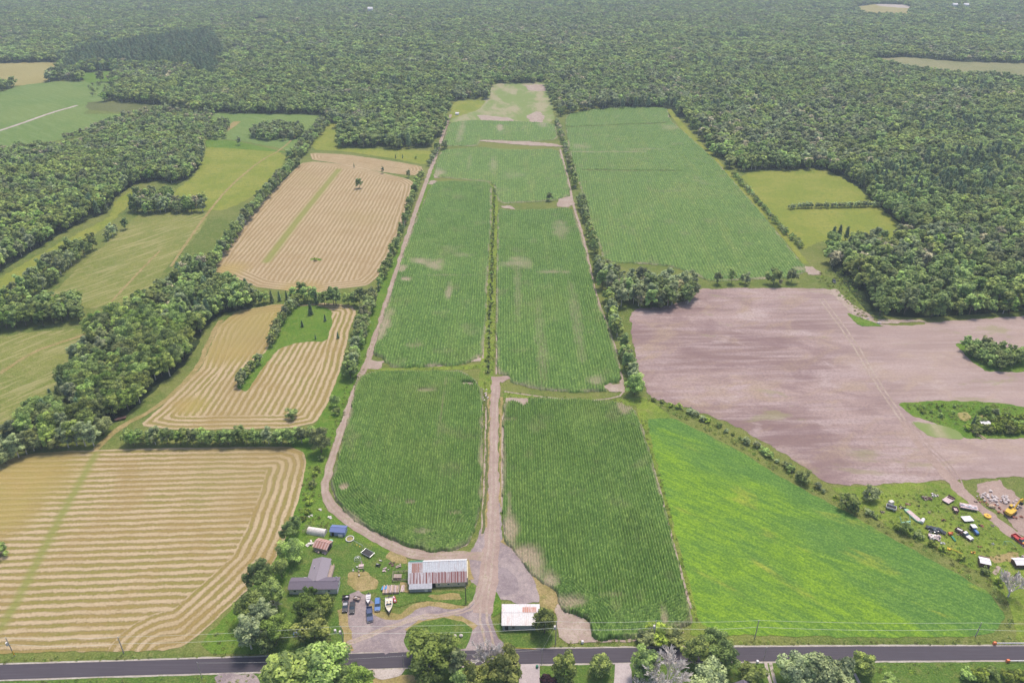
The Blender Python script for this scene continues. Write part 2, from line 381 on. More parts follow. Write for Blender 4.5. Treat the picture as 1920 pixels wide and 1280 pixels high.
# pastures on the left
sheet('meadow', [(-60,560),(0,520),(100,462),(205,408),(215,378),(255,350),(262,365),(205,420),(170,445),(120,480),(60,520),(0,570),(-60,600)], 'meadow', 2, 1)
sheet('pasture', [(88,560),(150,500),(240,418),(265,400),(385,398),(395,395),(372,440),(330,480),(290,530),(255,562),(180,578),(110,575)], 'pasture', 2, 1)
sheet('pasture', [(330,395),(325,360),(365,330),(384,292),(386,275),(450,270),(540,290),(520,325),(470,372),(420,395)], 'meadow', 3, 1)
sheet('pasture', [(-80,640),(60,622),(160,615),(180,640),(130,700),(50,800),(-80,830)], 'pasture', 2, 1)
sheet('meadow', [(380,212),(600,216),(600,228),(560,285),(440,262),(384,262)], 'far_field', 2, 1)
sheet('meadow', [(385,262),(440,264),(545,287),(520,285),(400,276),(386,276)], 'lush', 3, .5)
sheet('meadow', [(590,235),(640,225),(640,278),(700,279),(800,283),(815,285),(798,310),(740,298),(640,283),(585,281)], 'meadow', 2, .8)
ribbon('dirt_track', [(-40,258),(40,232),(95,212),(145,198)], 5, 'sand', 4)
ribbon('dirt_track', [(415,248),(430,240),(445,228)], 9, 'dry_grass', 4)
ribbon('path', [(320,500),(340,470),(385,405),(430,350),(490,300),(525,283),(560,250)], 2, 'dry_grass', 5, .3)
ribbon('path', [(200,575),(280,490),(300,470)], 1.6, 'dry_grass', 5, .3)
ribbon('path', [(175,845),(225,800),(285,770),(330,735),(372,690),(392,640),(415,600)], 3, 'dry_grass', 3, .4)
ribbon('path', [(0,700),(60,660),(120,640),(165,625)], 2.5, 'dry_grass', 3, .4)

ribbon('verge', [(1253,205),(1290,250),(1345,305),(1385,345),(1420,385),(1468,440),(1512,495)], [7,8,7,6,5,4,4], 'meadow', 4, .6)
# hay stubble fields
def hay(px, edge, band, ang_pts, level, yellow=(), green=(), thr=14, soft=0.):
    E = UV(edge); a, b = U(*ang_pts[0]), U(*ang_pts[1]); d = (b - a).normalized(); nx, ny = -d.y, d.x
    Yl = [(U(x, y), r) for x, y, r in yellow]; Gl = [(UV(l), w) for l, w in green]
    def at(X, Y):
        de = dist_line(X, Y, E); r = X * nx + Y * ny
        y = np.zeros_like(X)
        for c, rr in Yl: y = np.maximum(y, np.clip(1.4 - np.hypot(X - c.x, Y - c.y) / rr, 0, 1))
        g_ = np.zeros_like(X)
        for l, w in Gl: g_ = np.maximum(g_, np.clip(1.6 - dist_line(X, Y, l) / w, 0, 1) * .85)
        return {'dedge': de, 'rowc': r + 500, 'band': np.full_like(X, thr), 'yellow': y, 'green': g_, 'soft': np.full_like(X, soft)}
    return sheet('hay_field', px, 'stubble', level, .35, grid=1.6, attrs=at)
H1 = [(-90,925),(-30,888),(20,860),(60,850),(130,845),(300,840),(430,838),(540,837),(566,845),(574,866),(566,915),(545,985),(515,1055),(470,1100),(425,1142),(385,1180),(345,1212),(300,1219),(100,1222),(-90,1226)]
hay(H1, [(60,845),(130,843),(300,839),(430,837),(540,835),(572,845),(578,866),(568,915),(547,985),(517,1057),(472,1103),(427,1145),(387,1183),(347,1215),(300,1222)], 0, ((0,1025),(400,1012)), 3,
    yellow=[(40,900,22), (10,960,14)], green=[([(180,850),(110,975),(30,1130),(0,1180)], 1.4)], thr=17)
H2 = [(262,797),(300,765),(340,728),(378,690),(392,655),(412,610),(445,583),(520,570),(560,573),(600,568),(660,572),(668,585),(655,620),(640,690),(615,755),(592,793),(540,803),(320,806)]
I2 = [(445,728),(447,705),(475,682),(500,658),(515,625),(528,590),(545,575),(590,572),(622,580),(622,610),(612,640),(560,642),(525,652),(500,680),(478,712),(460,735)]
hay(H2, H2 + H2[:1], 0, ((262,797),(412,610)), 3, yellow=[(480,610,26), (430,650,18), (360,760,8)], thr=11)
H3 = [(388,507),(415,470),(450,425),(495,375),(540,330),(565,306),(590,303),(640,308),(700,320),(765,336),(779,345),(772,380),(755,435),(735,480),(712,515),(690,535),(630,542),(590,550),(540,545),(480,538),(430,515)]
hay(H3, H3 + H3[:1], 0, ((470,530),(640,315)), 3, yellow=[(560,545,14), (430,505,12)], green=[([(635,318),(560,410),(500,490)], 2.6)], thr=11, soft=1.)
H4 = [(582,287),(650,290),(740,303),(790,312),(793,320),(775,330),(700,320),(630,306),(585,300)]
hay(H4, H4 + H4[:1], 0, ((585,290),(740,305)), 4, thr=20, soft=1.)
sheet('grass_island', I2, 'lush', 4, .5)
ribbon('grass_island', [(582,487),(592,485),(602,488)], 3, 'lush', 4, .3)

# corn and soybean fields: soil sheet, then the crop itself
C1 = [(672,708),(700,700),(780,697),(866,697),(890,712),(905,735),(905,800),(904,850),(902,940),(893,985),(878,1022),(850,1032),(815,1034),(765,1025),(700,998),(655,968),(628,935),(620,905),(634,860),(650,800)]
C1b = []
C2 = [(944,760),(960,746),(1060,750),(1160,756),(1188,768),(1203,800),(1230,890),(1260,1010),(1280,1090),(1298,1165),(1280,1176),(1250,1186),(1190,1196),(1112,1199),(1104,1160),(1060,1146),(1046,1130),(1040,1105),(1005,1085),(978,1052),(950,1020),(942,970)]
C3 = [(812,343),(860,341),(922,343),(921,420),(915,505),(911,600),(906,660),(902,668),(868,684),(735,691),(720,672),(700,665),(712,615),(740,530),(757,475),(785,400)]
C4 = [(933,393),(960,396),(1000,395),(1072,390),(1086,430),(1105,500),(1117,555),(1145,625),(1160,680),(1165,715),(1130,722),(1140,734),(1060,734),(1000,729),(958,716),(955,705),(932,700),(930,600),(932,500)]
C5 = [(828,282),(900,277),(960,282),(1045,280),(1058,310),(1070,365),(1045,375),(1000,379),(936,382),(924,342),(860,336),(815,332),(818,305)]
C6 = [(840,232),(880,226),(960,228),(1040,232),(1046,262),(990,266),(900,262),(895,274),(830,274)]
C8 = [(1060,232),(1063,216),(1115,205),(1180,201),(1250,203),(1256,226),(1290,255),(1340,300),(1385,352),(1420,392),(1468,450),(1515,508),(1480,522),(1440,522),(1330,528),(1305,515),(1255,499),(1195,494),(1135,492),(1112,430),(1088,350),(1068,285)]
for c in (C1, C2, C3, C4, C5, C6, C8): sheet('field', c, 'bare_soil' if c in (C3, C4, C1, C2) else 'scrub_floor', 3, .3)
C7 = [(926,156),(1020,155),(1034,180),(1040,232),(960,230),(838,232),(870,205),(905,192)]
sheet('field', C7, 'weedy_dirt', 3, 1)
sheet('meadow', [(850,190),(912,188),(900,205),(842,225)], 'meadow', 4, 1)
for p in ([(985,160),(1018,158),(1026,172),(990,170)], [(985,218),(1010,208),(1022,220),(1016,232),(995,229)], [(895,215),(960,222),(965,229),(900,226)]):
    sheet('bare_soil', p, 'bare_soil', 5, 1.5)
sheet('tilled_field', [(1182,590),(1195,578),(1240,576),(1290,562),(1305,542),(1400,540),(1560,541),(1588,565),(1622,605),(1700,612),(1760,603),(1920,592),(2120,585),(2180,900),(1920,893),(1850,897),(1770,901),(1680,906),(1600,910),(1548,905),(1505,872),(1440,832),(1380,798),(1300,768),(1252,755),(1218,745),(1200,700),(1186,640)], 'soil', 3, .9)
sheet('grass_island', [(1685,757),(1740,750),(1830,753),(1890,757),(1960,770),(2060,800),(1990,824),(1880,822),(1810,823),(1760,795),(1710,780)], 'lush', 4, .8)
sheet('bare_soil', [(1705,790),(1760,795),(1800,810),(1808,823),(1745,821)], 'weedy_dirt', 5, .6)
sheet('pond', [(1795,775),(1812,772),(1822,782),(1810,790),(1798,786)], 'yellow_field', 5, .3)
sheet('pond', [(1835,778),(1850,779),(1868,786),(1850,790),(1838,788)], 'yellow_field', 5, .3)
sheet('grass_island', [(1790,645),(1835,640),(1900,655),(1960,690),(1915,699),(1850,697),(1825,680)], 'lush', 4, .8)
ribbon('dirt_track', [(1690,790),(1735,850),(1772,888),(1810,930),(1860,970),(1920,1018),(1990,1075)], [3, 4, 5, 4.5, 4.5, 5, 5], 'driveway_dirt', 5, .7)
for dx in (-5, 4): ribbon('wheel_rut', [(1540+dx,560),(1600+dx,640),(1640+dx,710),(1695+dx,790)], 1.0, 'bare_soil', 5, .2)
for dx in (0, 9): ribbon('dirt_track', [(1700+dx,790),(1740+dx,842),(1764+dx,862),(1788+dx,890),(1798+dx,915)], .5, 'driveway_dirt', 6, .05)
ribbon('dirt_track', [(1742,850),(1715,850),(1698,862),(1697,880),(1706,890)], .5, 'driveway_dirt', 6, .05)
sheet('gravel_pile_ground', [(1830,905),(1880,900),(1900,925),(1905,945),(1990,975),(2010,1060),(1920,1010),(1880,965),(1840,935)], 'driveway_dirt', 4, 2.0)
for c in ([(1870,1060),(1878,1064),(1866,1078),(1858,1073)], [(1886,1070),(1896,1075),(1884,1090),(1876,1084)]): sheet('garden_bed', c, 'bare_soil', 5, .3)
sheet('dry_grass', [(1850,1043),(1905,1036),(1915,1050),(1870,1058)], 'dry_grass', 4, 1)
sheet('rough_grass', [(1590,912),(1680,907),(1770,903),(1810,935),(1860,975),(1990,1085),(1990,1215),(1905,1205),(1895,1130),(1850,1080),(1780,1045),(1690,1000),(1600,950),(1560,915)], 'rough_grass', 3, .8)
sheet('clover_field', [(1212,786),(1262,783),(1330,817),(1400,853),(1460,893),(1520,924),(1590,962),(1680,1013),(1780,1068),(1855,1110),(1882,1150),(1872,1184),(1800,1194),(1500,1193),(1352,1190),(1312,1165),(1292,1090),(1262,980),(1232,872)], 'clover', 3, .5, label='bright green clover field streaked with yellow beside the road', cat='field')
sheet('verge', [(1190,757),(1215,748),(1262,783),(1216,786),(1233,872),(1262,980),(1296,1090),(1318,1165),(1352,1192),(1290,1192),(1298,1165),(1275,1085),(1228,890)], 'rough_grass', 2, .4)
ribbon('path', [(1233,905),(1250,970),(1266,1035),(1282,1090),(1296,1140)], .9, 'bare_soil', 5, .25)

# grass round the yard, the road, drives
sheet('verge', [(545,830),(590,800),(640,690),(700,560),(760,440),(812,300),(830,300),(780,420),(720,560),(684,690),(640,790),(610,870),(605,950),(680,1000),(760,1050),(760,1110),(640,1112),(650,1222),(360,1225),(470,1100),(560,930),(575,860)], 'lush', 2, .5)
sheet('lawn', [(545,1050),(570,1030),(640,1020),(668,1008),(735,1042),(765,1060),(768,1108),(700,1112),(640,1112),(640,1170),(655,1222),(500,1228),(500,1170),(530,1110)], 'lawn', 3, .4)
for c in ([(656,1070),(690,1072),(712,1090),(705,1105),(665,1108),(652,1095)], [(735,1030),(762,1040),(764,1058),(742,1056),(720,1045)], [(748,1092),(765,1090),(766,1108),(752,1108)]): sheet('dry_grass', c, 'dry_grass', 4, .5)
rd_t = [(-300,1262),(0,1246),(240,1239),(500,1231),(640,1226),(760,1222.5),(960,1217),(1150,1214.5),(1300,1213.5),(1600,1211.5),(1920,1211),(2200,1211)]
rd_b = [(-300,1290),(0,1274),(240,1266),(480,1259),(640,1255),(770,1251),(1000,1244.5),(1180,1241.5),(1500,1239),(1920,1237),(2200,1237)]
sheet('shoulder', [(x, y - 3) for x, y in rd_t] + [(x, y + 3) for x, y in rd_b[::-1]], 'shoulder', 3, .15, rnd=0)
sheet('road', rd_t + rd_b[::-1], 'asphalt', 5, .03, rnd=0)
yard = [(655,1224),(648,1185),(641,1140),(643,1118),(668,1109),(690,1114),(700,1132),(712,1152),(740,1154),(758,1151),(782,1133),(814,1129),(840,1131),(862,1139),(880,1138),(888,1118),(890,1100),(879,1085),(874,1068),(872,1050),(862,1040),(880,1036),(900,1010),(912,960),(918,900),(938,900),(940,960),(941,1012),(962,1022),(985,1045),(1003,1072),(1013,1100),(1016,1128),(980,1130),(925,1122),(921,1150),(924,1178),(950,1210),(956,1219),(900,1222),(800,1224)]
sheet('gravel_yard', yard, 'gravel', 4, .9)
sheet('gravel_yard', [(926,1070),(934,1062),(948,1066),(962,1075),(970,1084),(972,1100),(970,1112),(945,1117),(926,1116)], 'old_gravel', 5, .7, rnd=0)
for e_ in ([(655,1222),(648,1185),(641,1140)], [(700,1132),(712,1153),(740,1156),(758,1153),(782,1135),(814,1131),(840,1133),(862,1141),(880,1140)], [(941,1012),(962,1022),(985,1045),(1003,1072),(1013,1100)], [(762,1184),(799,1160),(836,1157),(870,1163),(889,1177)], [(872,1050),(874,1068),(882,1088)]):
    ribbon('dry_grass', e_, 2.6, 'dry_grass', 5, .7)
ribbon('gravel_yard', [(700,1200),(760,1165),(830,1146),(880,1148),(905,1120),(912,1080),(918,1040)], 2.2, 'old_gravel', 5, .6)
ribbon('gravel_yard', [(700,1160),(720,1190),(735,1222)], 4, 'old_gravel', 5, .9)
ribbon('gravel_yard', [(905,1150),(925,1190),(935,1216)], 3, 'old_gravel', 5, .6)
sheet('lawn', [(756,1200),(764,1181),(799,1162),(836,1159),(870,1165),(888,1177),(886,1192),(872,1219),(766,1221)], 'lawn', 5, .4)
sheet('lawn', [(921,1112),(930,1108),(940,1125),(942,1145),(925,1158),(919,1145)], 'lush', 5, .3)
sheet('lawn', [(926,1168),(1038,1165),(1042,1214),(955,1216),(940,1195)], 'lawn', 4, .3)
sheet('lawn', [(765,1112),(875,1106),(886,1090),(897,1100),(886,1130),(862,1136),(820,1126),(780,1128),(740,1140),(700,1112),(740,1104)], 'lawn', 5, .4)
sheet('dry_grass', [(800,1118),(860,1110),(866,1124),(820,1124)], 'dry_grass', 6, .4)
sheet('dry_grass', [(985,1045),(1012,1060),(1030,1090),(1050,1120),(1050,1150),(1020,1140),(1005,1110),(1000,1075)], 'dry_grass', 4, 1.2)
sheet('bare_soil', [(1040,1130),(1075,1150),(1108,1165),(1112,1200),(1240,1193),(1275,1180),(1284,1184),(1255,1198),(1180,1202),(1050,1205)], 'bare_soil', 4, .5)
ribbon('driveway', [(931,706),(928,730),(926,800),(926,900),(924,980),(920,1040),(915,1090),(905,1150)], [5, 4.4, 4.2, 4.5, 5, 6, 7, 7], 'driveway_dirt', 5, .45)
for e_ in ([(917,740),(914,820),(913,920),(908,990)], [(939,745),(940,850),(940,950)]): ribbon('verge', e_, 1.4, 'dry_grass', 5, .6)
for o_ in (-4, 4): ribbon('wheel_rut', [(930+o_*.8,725),(926+o_,800),(926+o_,900),(924+o_*1.1,980),(920+o_*1.3,1040),(913+o_*1.4,1090),(904+o_*1.5,1150),(918+o_*2,1210)], .8, 'bare_soil', 6, .2)
ribbon('wheel_rut', [(640,1215),(700,1190),(780,1160),(850,1153),(895,1140),(915,1080)], .9, 'bare_soil', 6, .35); ribbon('wheel_rut', [(650,1205),(705,1183),(782,1155),(850,1148),(888,1135),(905,1080)], .9, 'bare_soil', 6, .35)
ribbon('driveway', [(968,706),(950,707),(935,714)], [2, 4, 5], 'driveway_dirt', 6, .3)
ribbon('dirt_track', [(945,734),(985,740),(1040,747),(1100,752),(1160,745),(1168,735)], .9, 'bare_soil', 5, .2)
TR = [(905,1043),(860,1042),(800,1041),(760,1035),(715,1014),(680,993),(645,970),(617,945),(607,915),(617,880),(640,805),(662,740),(690,675),(716,600),(742,515),(768,430),(795,352),(820,285),(834,242),(845,215)]
ribbon('dirt_track', TR, [4.5] * 8 + [3.4] * 5 + [3.6] * 7, 'dirt_track', 5, .55)
for off in (-.85, .85):   # the two wheel ruts of the lane
    P_ = [np.array(p) for p in UV(TR)]; Q_ = []
    for i in range(1, len(P_) - 1):
        d = P_[i + 1] - P_[i - 1]; d /= np.hypot(*d); Q_.append(tuple(P_[i] + np.array((-d[1], d[0])) * off))
    ribbon('wheel_rut', Q_, .75, 'sand' if 0 else 'bare_soil', 6, .12, world=True)
ribbon('dirt_track', [(1168,735),(1166,715),(1160,690),(1146,630),(1118,560),(1108,510),(1090,430),(1076,390),(1066,340),(1050,280)], 1.9, 'bare_soil', 5, .3)
ribbon('dirt_track', [(905,672),(906,640),(909,520),(905,505)], 1.0, 'bare_soil', 5, .2)
ribbon('dirt_track', [(931,702),(931,600),(933,500)], .7, 'bare_soil', 5, .2)
ribbon('dirt_track', [(903,1005),(908,900),(911,800),(912,735)], .8, 'bare_soil', 5, .2)
ribbon('dirt_track', [(943,960),(942,860),(943,780)], 1.1, 'bare_soil', 5, .2)
ribbon('verge', [(908,735),(912,720),(917,600),(924,440),(926,342)], [7, 7.5, 7, 7.5, 8], 'rough_grass', 4, .3)
ribbon('verge', [(684,694),(760,692),(860,690),(910,686)], [3, 3.5, 4, 5], 'rough_grass', 4, .3)
ribbon('verge', [(944,740),(1000,746),(1100,753),(1190,754),(1215,752)], [6, 4, 4, 6, 8], 'rough_grass', 4, .3)
ribbon('ditch', [(905,1000),(912,900),(914,800),(912,740)], 1.0, 'scrub_floor', 6, .5)
ribbon('ditch', [(914,700),(919,600),(925,440),(927,345)], 1.1, 'woodland_floor', 6, .8)
for c in ([(818,318),(830,322),(826,334),(812,334)], [(808,338),(820,340),(815,347),(802,346)], [(1048,372),(1070,368),(1078,382),(1060,390),(1044,388)], [(937,387),(955,385),(968,393),(945,391)],
          [(1130,722),(1165,718),(1168,735),(1142,736)], [(876,672),(902,670),(900,679),(880,679)], [(690,676),(716,676),(716,690),(688,693)], [(952,748),(990,746),(992,758),(982,764),(972,756),(950,754)],
          [(865,716),(892,718),(890,724),(864,722)], [(895,259),(960,263),(1040,270),(1060,276),(990,273),(900,265)], [(936,233),(942,232),(942,250),(935,252)], [(880,278),(893,280),(890,284),(882,283)],
          [(1390,380),(1402,378),(1406,384),(1394,386)], [(1500,498),(1525,500),(1540,515),(1515,516)], [(1585,560),(1640,598),(1680,604),(1640,606),(1600,590),(1560,552),(1500,545),(1570,543)], [(1620,598),(1720,600),(1740,604),(1640,607)]):
    sheet('bare_soil', c, 'bare_soil', 6, 1.1, rnd=0, step=1.0)
sheet('grass_patch', [(1585,585),(1640,606),(1660,612),(1610,612)], 'lush', 7, .6)
# this side of the road
sheet('lawn', [(-300,1292),(0,1277),(240,1269),(480,1262),(640,1258),(770,1254),(1000,1247.5),(1180,1244.5),(1500,1242),(1920,1240),(2200,1240),(2200,1420),(-300,1420)], 'lawn', 2, .1, rnd=0)
sheet('bare_soil', [(400,1265),(480,1262),(500,1300),(420,1300)], 'gravel', 4, .5)
sheet('driveway', [(692,1254),(760,1252),(752,1264),(722,1274),(700,1268)], 'sand', 5, .4)
sheet('dry_grass', [(700,1270),(760,1262),(800,1275),(780,1310),(690,1310)], 'dry_grass', 3, .6)
for c in ([(976,1245),(1012,1244),(1012,1320),(970,1320)], [(1153,1243),(1180,1243),(1184,1258),(1190,1320),(1148,1320),(1152,1260)]): sheet('driveway', c, 'concrete', 5, .1, rnd=0)
for dx in (0, 9): ribbon('driveway', [(1436+dx,1242),(1440+dx,1262),(1450+dx,1300)], 1.0, 'sand', 5, .1)
ribbon('path', [(1602,1262),(1612,1282),(1630,1310)], .9, 'concrete', 5, .03)

# ---------------------------------------------------------------- crops as standing plants
def crop_field(name, px, mat, dx, dy, row, height, label, holes=(), thin=(), rowpts=None, seed=1, head=None):
    P = [tuple(p) for p in smooth(UV(px), 1)]; H = [UV(h) for h in holes]
    A = np.array(P); a, b = (U(*rowpts[0]), U(*rowpts[1])) if rowpts else (Vector((0, 0, 0)), Vector((-.012, 1, 0)))
    d = (b - a).normalized(); rx = Vector((d.y, -d.x))
    u = A @ np.array((rx.x, rx.y)); v = A @ np.array((d.x, d.y))
    gu, gv = np.meshgrid(np.arange(u.min() - 1, u.max() + 1, dx), np.arange(v.min() - 1, v.max() + 1, dy))
    X = gu * rx.x + gv * d.x; Y = gu * rx.y + gv * d.y
    wx = X + (vnoise(X, Y, 2.5, seed) - .5) * 1.2; wy = Y + (vnoise(X, Y, 2.5, seed + 3) - .5) * 1.4
    ins = inside(wx, wy, P)
    for h in H: ins &= ~inside(wx, wy, h)
    rng = np.random.RandomState(seed)
    c = gu
    if head is not None:
        hd = dist_line(X, Y, UV(head)); c = np.where(hd < 11, hd, gu)
    rdg = .5 + .5 * np.cos(2 * np.pi * (c + (vnoise(X, Y, 6, seed) - .5) * .3) / row)
    th = np.zeros_like(X)
    for (tx, ty, ra, rb, s_) in thin:
        q = U(tx, ty); rr = np.hypot((X - q.x) / ra, (Y - q.y) / rb) + (vnoise(X, Y, 5, seed + 8) - .5) * .9
        th = np.maximum(th, np.clip(1.5 - rr * 1.2, 0, 1) * s_)
    ed_ = dist_line(X, Y, P, True); th = np.maximum(th, np.clip(1.1 - ed_ / 2.2 - 1.1 * vnoise(X, Y, 7, seed + 31), 0, 1) * .8)
    th = np.clip(th + (rng.rand(*X.shape) - .5) * .5 * (th > .05), 0, 1)
    vig = .75 + .5 * vnoise(X, Y, 14, seed + 2)
    Z = height * vig * (1 - .75 * th) * (.25 + .62 * rdg + .36 * rng.rand(*X.shape)) + .05
    Z = np.where(ins, Z, .04)
    nv, nu = X.shape; idx = np.arange(nv * nu).reshape(nv, nu)
    q = np.stack([idx[:-1, :-1], idx[:-1, 1:], idx[1:, 1:], idx[1:, :-1]], -1).reshape(-1, 4)
    keep = ins.ravel()[q].any(1); q = q[keep]
    used = np.unique(q); rm = np.full(nv * nu, -1); rm[used] = np.arange(len(used)); q = rm[q]
    jx = (rng.rand(*X.shape) - .5) * dx * .7; jy = (rng.rand(*X.shape) - .5) * dy * .7
    V = np.stack([(X + jx).ravel(), (Y + jy).ravel(), Z.ravel() + .08], 1)[used].astype(np.float32)
    me = bpy.data.meshes.new(name); me.vertices.add(len(V)); me.vertices.foreach_set('co', V.ravel())
    me.loops.add(q.size); me.loops.foreach_set('vertex_index', q.ravel().astype(np.int32))
    me.polygons.add(len(q)); me.polygons.foreach_set('loop_start', (np.arange(len(q)) * 4).astype(np.int32))
    me.update(calc_edges=True)
    leaf_row_shade = rng.rand(*X.shape); leaf_row_shade = .6 * leaf_row_shade + .4 * (vnoise(X, Y, .9, seed + 20)); leaf_row_shade = np.clip((leaf_row_shade - .5) * 1.9 + .28 + .55 * (rdg - .35), 0, 1)  # row shade painted into the colour: gaps darker, crests lighter, over random leaf tone
    al = me.attributes.new('leaf', 'FLOAT', 'POINT'); al.data.foreach_set('value', leaf_row_shade.ravel()[used].astype(np.float32))
    at = me.attributes.new('thin', 'FLOAT', 'POINT'); at.data.foreach_set('value', th.ravel()[used].astype(np.float32))
    o = link_mesh(name, me, M[mat]); return tag(o, label, 'crop', kind='stuff')
crop_field('corn_plants', C1, 'corn', .26, .42, 1.05, 1.9, 'tall dark corn in the field between the curving lane and the central driveway', head=[(893,985),(878,1024),(850,1034),(815,1036),(765,1027),(700,1000),(655,970),(626,935),(618,905)],
    holes=[[(866,716),(891,719),(888,724),(865,722)]], thin=[(645,915,1.6,1.6,.9), (768,945,2,1,.5), (850,965,3,1.2,.5), (790,1000,4,1.5,.4), (830,760,.9,18,.3), (800,735,5,1.5,.6), (870,1025,3,3,.3)], seed=3)
crop_field('corn_plants', C2, 'corn', .26, .42, 1.05, 1.9, 'tall dark corn in the large field right of the central driveway', head=[(1298,1167),(1280,1178),(1250,1188),(1190,1198),(1112,1201),(1100,1165),(1060,1146),(1044,1128)],
    holes=[[(952,748),(990,746),(991,756),(984,763),(974,757),(950,754)]],
    thin=[(960,1000,3.5,10,.8), (985,1040,6,5,.85), (1005,1072,4,6,.8), (1030,1090,4,6,.7), (1055,1130,7,4,.7), (1245,1160,1.5,4,.7), (1275,1175,4,1,.6), (950,790,4,1,.6), (1170,765,4,6,.7), (1150,1118,5,1.5,.4), (955,965,1.2,12,.5)], seed=5)
crop_field('corn_plants', C3, 'corn', .36, .8, 1.5, 1.6, 'green corn in the long field between the left lane and the weedy ditch',
    thin=[(790,492,9,5,.75), (815,498,7,8,.6), (755,505,4,7,.7), (760,525,4,4,.8), (842,548,2.2,12,.6), (720,610,3.5,18,.75), (840,518,14,.8,.6), (780,650,6,2,.3), (870,480,8,4,.35), (900,670,4,2,.8)], seed=7)
crop_field('corn_plants', C4, 'corn', .36, .8, 1.5, 1.6, 'green corn in the long field between the weedy ditch and the tree row',
    thin=[(970,495,9,10,.5), (1040,512,9,3,.55), (970,540,2.5,45,.22), (1080,600,3,50,.2), (1050,430,6,18,.35), (1120,715,5,5,.5), (960,720,4,2,.4), (1015,650,3,50,.15), (1148,640,1.5,30,.4)], seed=9)
crop_field('corn_plants', C5, 'soybean', .6, 1.1, 2.0, 1.1, 'green crop in the square field beyond the weedy ditch', thin=[(925,310,4,25,.3), (820,325,7,18,.6), (880,305,2,30,.2), (960,330,12,10,.15)], seed=11)
crop_field('corn_plants', C6, 'soybean', .6, 1.2, 2.0, 1.0, 'green crop in the strip near the far end of the clearing', thin=[(865,245,4,60,.35), (938,240,4,18,.7), (1018,235,6,12,.5)], seed=13)
crop_field('soybean_plants', C8, 'soybean', .5, .9, 2.0, 1.1, 'even green soybean crop in the wide field beside the forest', rowpts=((1250,498),(1150,215)),
    thin=[(1140,286,45,3,.4), (1215,281,16,3,.3), (1090,275,10,10,.35), (1500,505,5,4,.5), (1255,240,12,12,.3)], seed=15,
    holes=[[(1062,238),(1240,231),(1262,229),(1240,233),(1062,240)], [(1090,318),(1280,321),(1280,323),(1090,321)]])

# ---------------------------------------------------------------- trees
def quads_mesh(name, C, Nn, size, tint, mat, asp=.75, rng=np.random):
    """many small leaf faces: centres C, normals Nn"""
    n = len(C); Nn = Nn / (np.linalg.norm(Nn, axis=1, keepdims=True) + 1e-9)
    a = np.cross(Nn, rng.randn(n, 3)); a /= np.linalg.norm(a, axis=1, keepdims=True) + 1e-9; b = np.cross(Nn, a)
    s = (np.ones(n) * size * (.7 + .6 * rng.rand(n)))[:, None]
    V = np.stack([C - a * s - b * s * asp * .2, C - b * s * asp, C + a * s + b * s * asp * .2, C + b * s * asp], 1).reshape(-1, 3).astype(np.float32)
    me = bpy.data.meshes.new(name); me.vertices.add(n * 4); me.vertices.foreach_set('co', V.ravel())
    me.loops.add(n * 4); me.loops.foreach_set('vertex_index', np.arange(n * 4, dtype=np.int32))
    me.polygons.add(n); me.polygons.foreach_set('loop_start', np.arange(0, n * 4, 4, dtype=np.int32)); me.update(calc_edges=True)
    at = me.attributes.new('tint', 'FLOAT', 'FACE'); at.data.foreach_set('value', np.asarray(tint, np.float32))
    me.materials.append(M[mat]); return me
def sph(rng, n):
    v = rng.randn(n, 3); return v / np.linalg.norm(v, axis=1, keepdims=True)
def crown_round(name, seed, mat, Rr, H, n_cl, n_lf, leaf, low=.22, up=None):
    up = (.9 if leaf > .5 else .25) if up is None else up
    low *= .3; Rr *= 1.1; n_cl = int(n_cl * 1.15)
    rng = np.random.RandomState(seed)
    rz = H * (1 - low) / 2; cz = H * low + rz
    d = sph(rng, n_cl); d[:, 2] = np.where(d[:, 2] < -.55, -d[:, 2], d[:, 2])
    rad = .45 + .42 * rng.rand(n_cl) ** .5
    lob = 1 + .22 * np.sin(np.arctan2(d[:, 1], d[:, 0]) * 3 + seed) + .1 * rng.randn(n_cl)
    cc = d * rad[:, None] * lob[:, None] * np.array((Rr, Rr, rz)) + np.array((0, 0, cz))
    cr = Rr * (.22 + .16 * rng.rand(n_cl)); C = []; NN = []; T = []
    for k in range(n_cl):
        e = sph(rng, n_lf); e[:, 2] = np.where((e[:, 2] < -.2) & (rng.rand(n_lf) < .7), -e[:, 2], e[:, 2])
        C.append(cc[k] + e * cr[k] * np.array((1, 1, .8)) * (.75 + .35 * rng.rand(n_lf))[:, None])
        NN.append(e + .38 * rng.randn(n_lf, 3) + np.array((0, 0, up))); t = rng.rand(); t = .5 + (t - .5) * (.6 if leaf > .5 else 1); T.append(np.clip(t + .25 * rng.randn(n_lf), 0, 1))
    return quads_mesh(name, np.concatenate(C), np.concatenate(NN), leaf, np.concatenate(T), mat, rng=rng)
def crown_cone(name, seed, mat, Rr, H, n, leaf, pine=False):
    rng = np.random.RandomState(seed); t = rng.rand(n) ** .7 * .93 + .05      # t: 0 top .. 1 bottom
    a = rng.rand(n) * 2 * np.pi; tiers = 9 if not pine else 6
    ph = (t * tiers) % 1; whorl = np.floor(t * tiers)
    arm = .72 + .28 * np.cos(a * (5 + whorl % 3) + whorl * 1.7)
    r = Rr * (t ** (.85 if not pine else .5)) * (.45 + .55 * ph) * arm * (.55 + .5 * rng.rand(n))
    C = np.stack([r * np.cos(a), r * np.sin(a), H * (1 - t * (.93 if not pine else .75)) - .25 * r], 1)
    NN = np.stack([np.cos(a) * .6, np.sin(a) * .6, np.ones(n)], 1) + .4 * rng.randn(n, 3)
    return quads_mesh(name, C, NN, leaf, np.clip(.5 + .3 * rng.randn(n), 0, 1), mat, .35, rng)
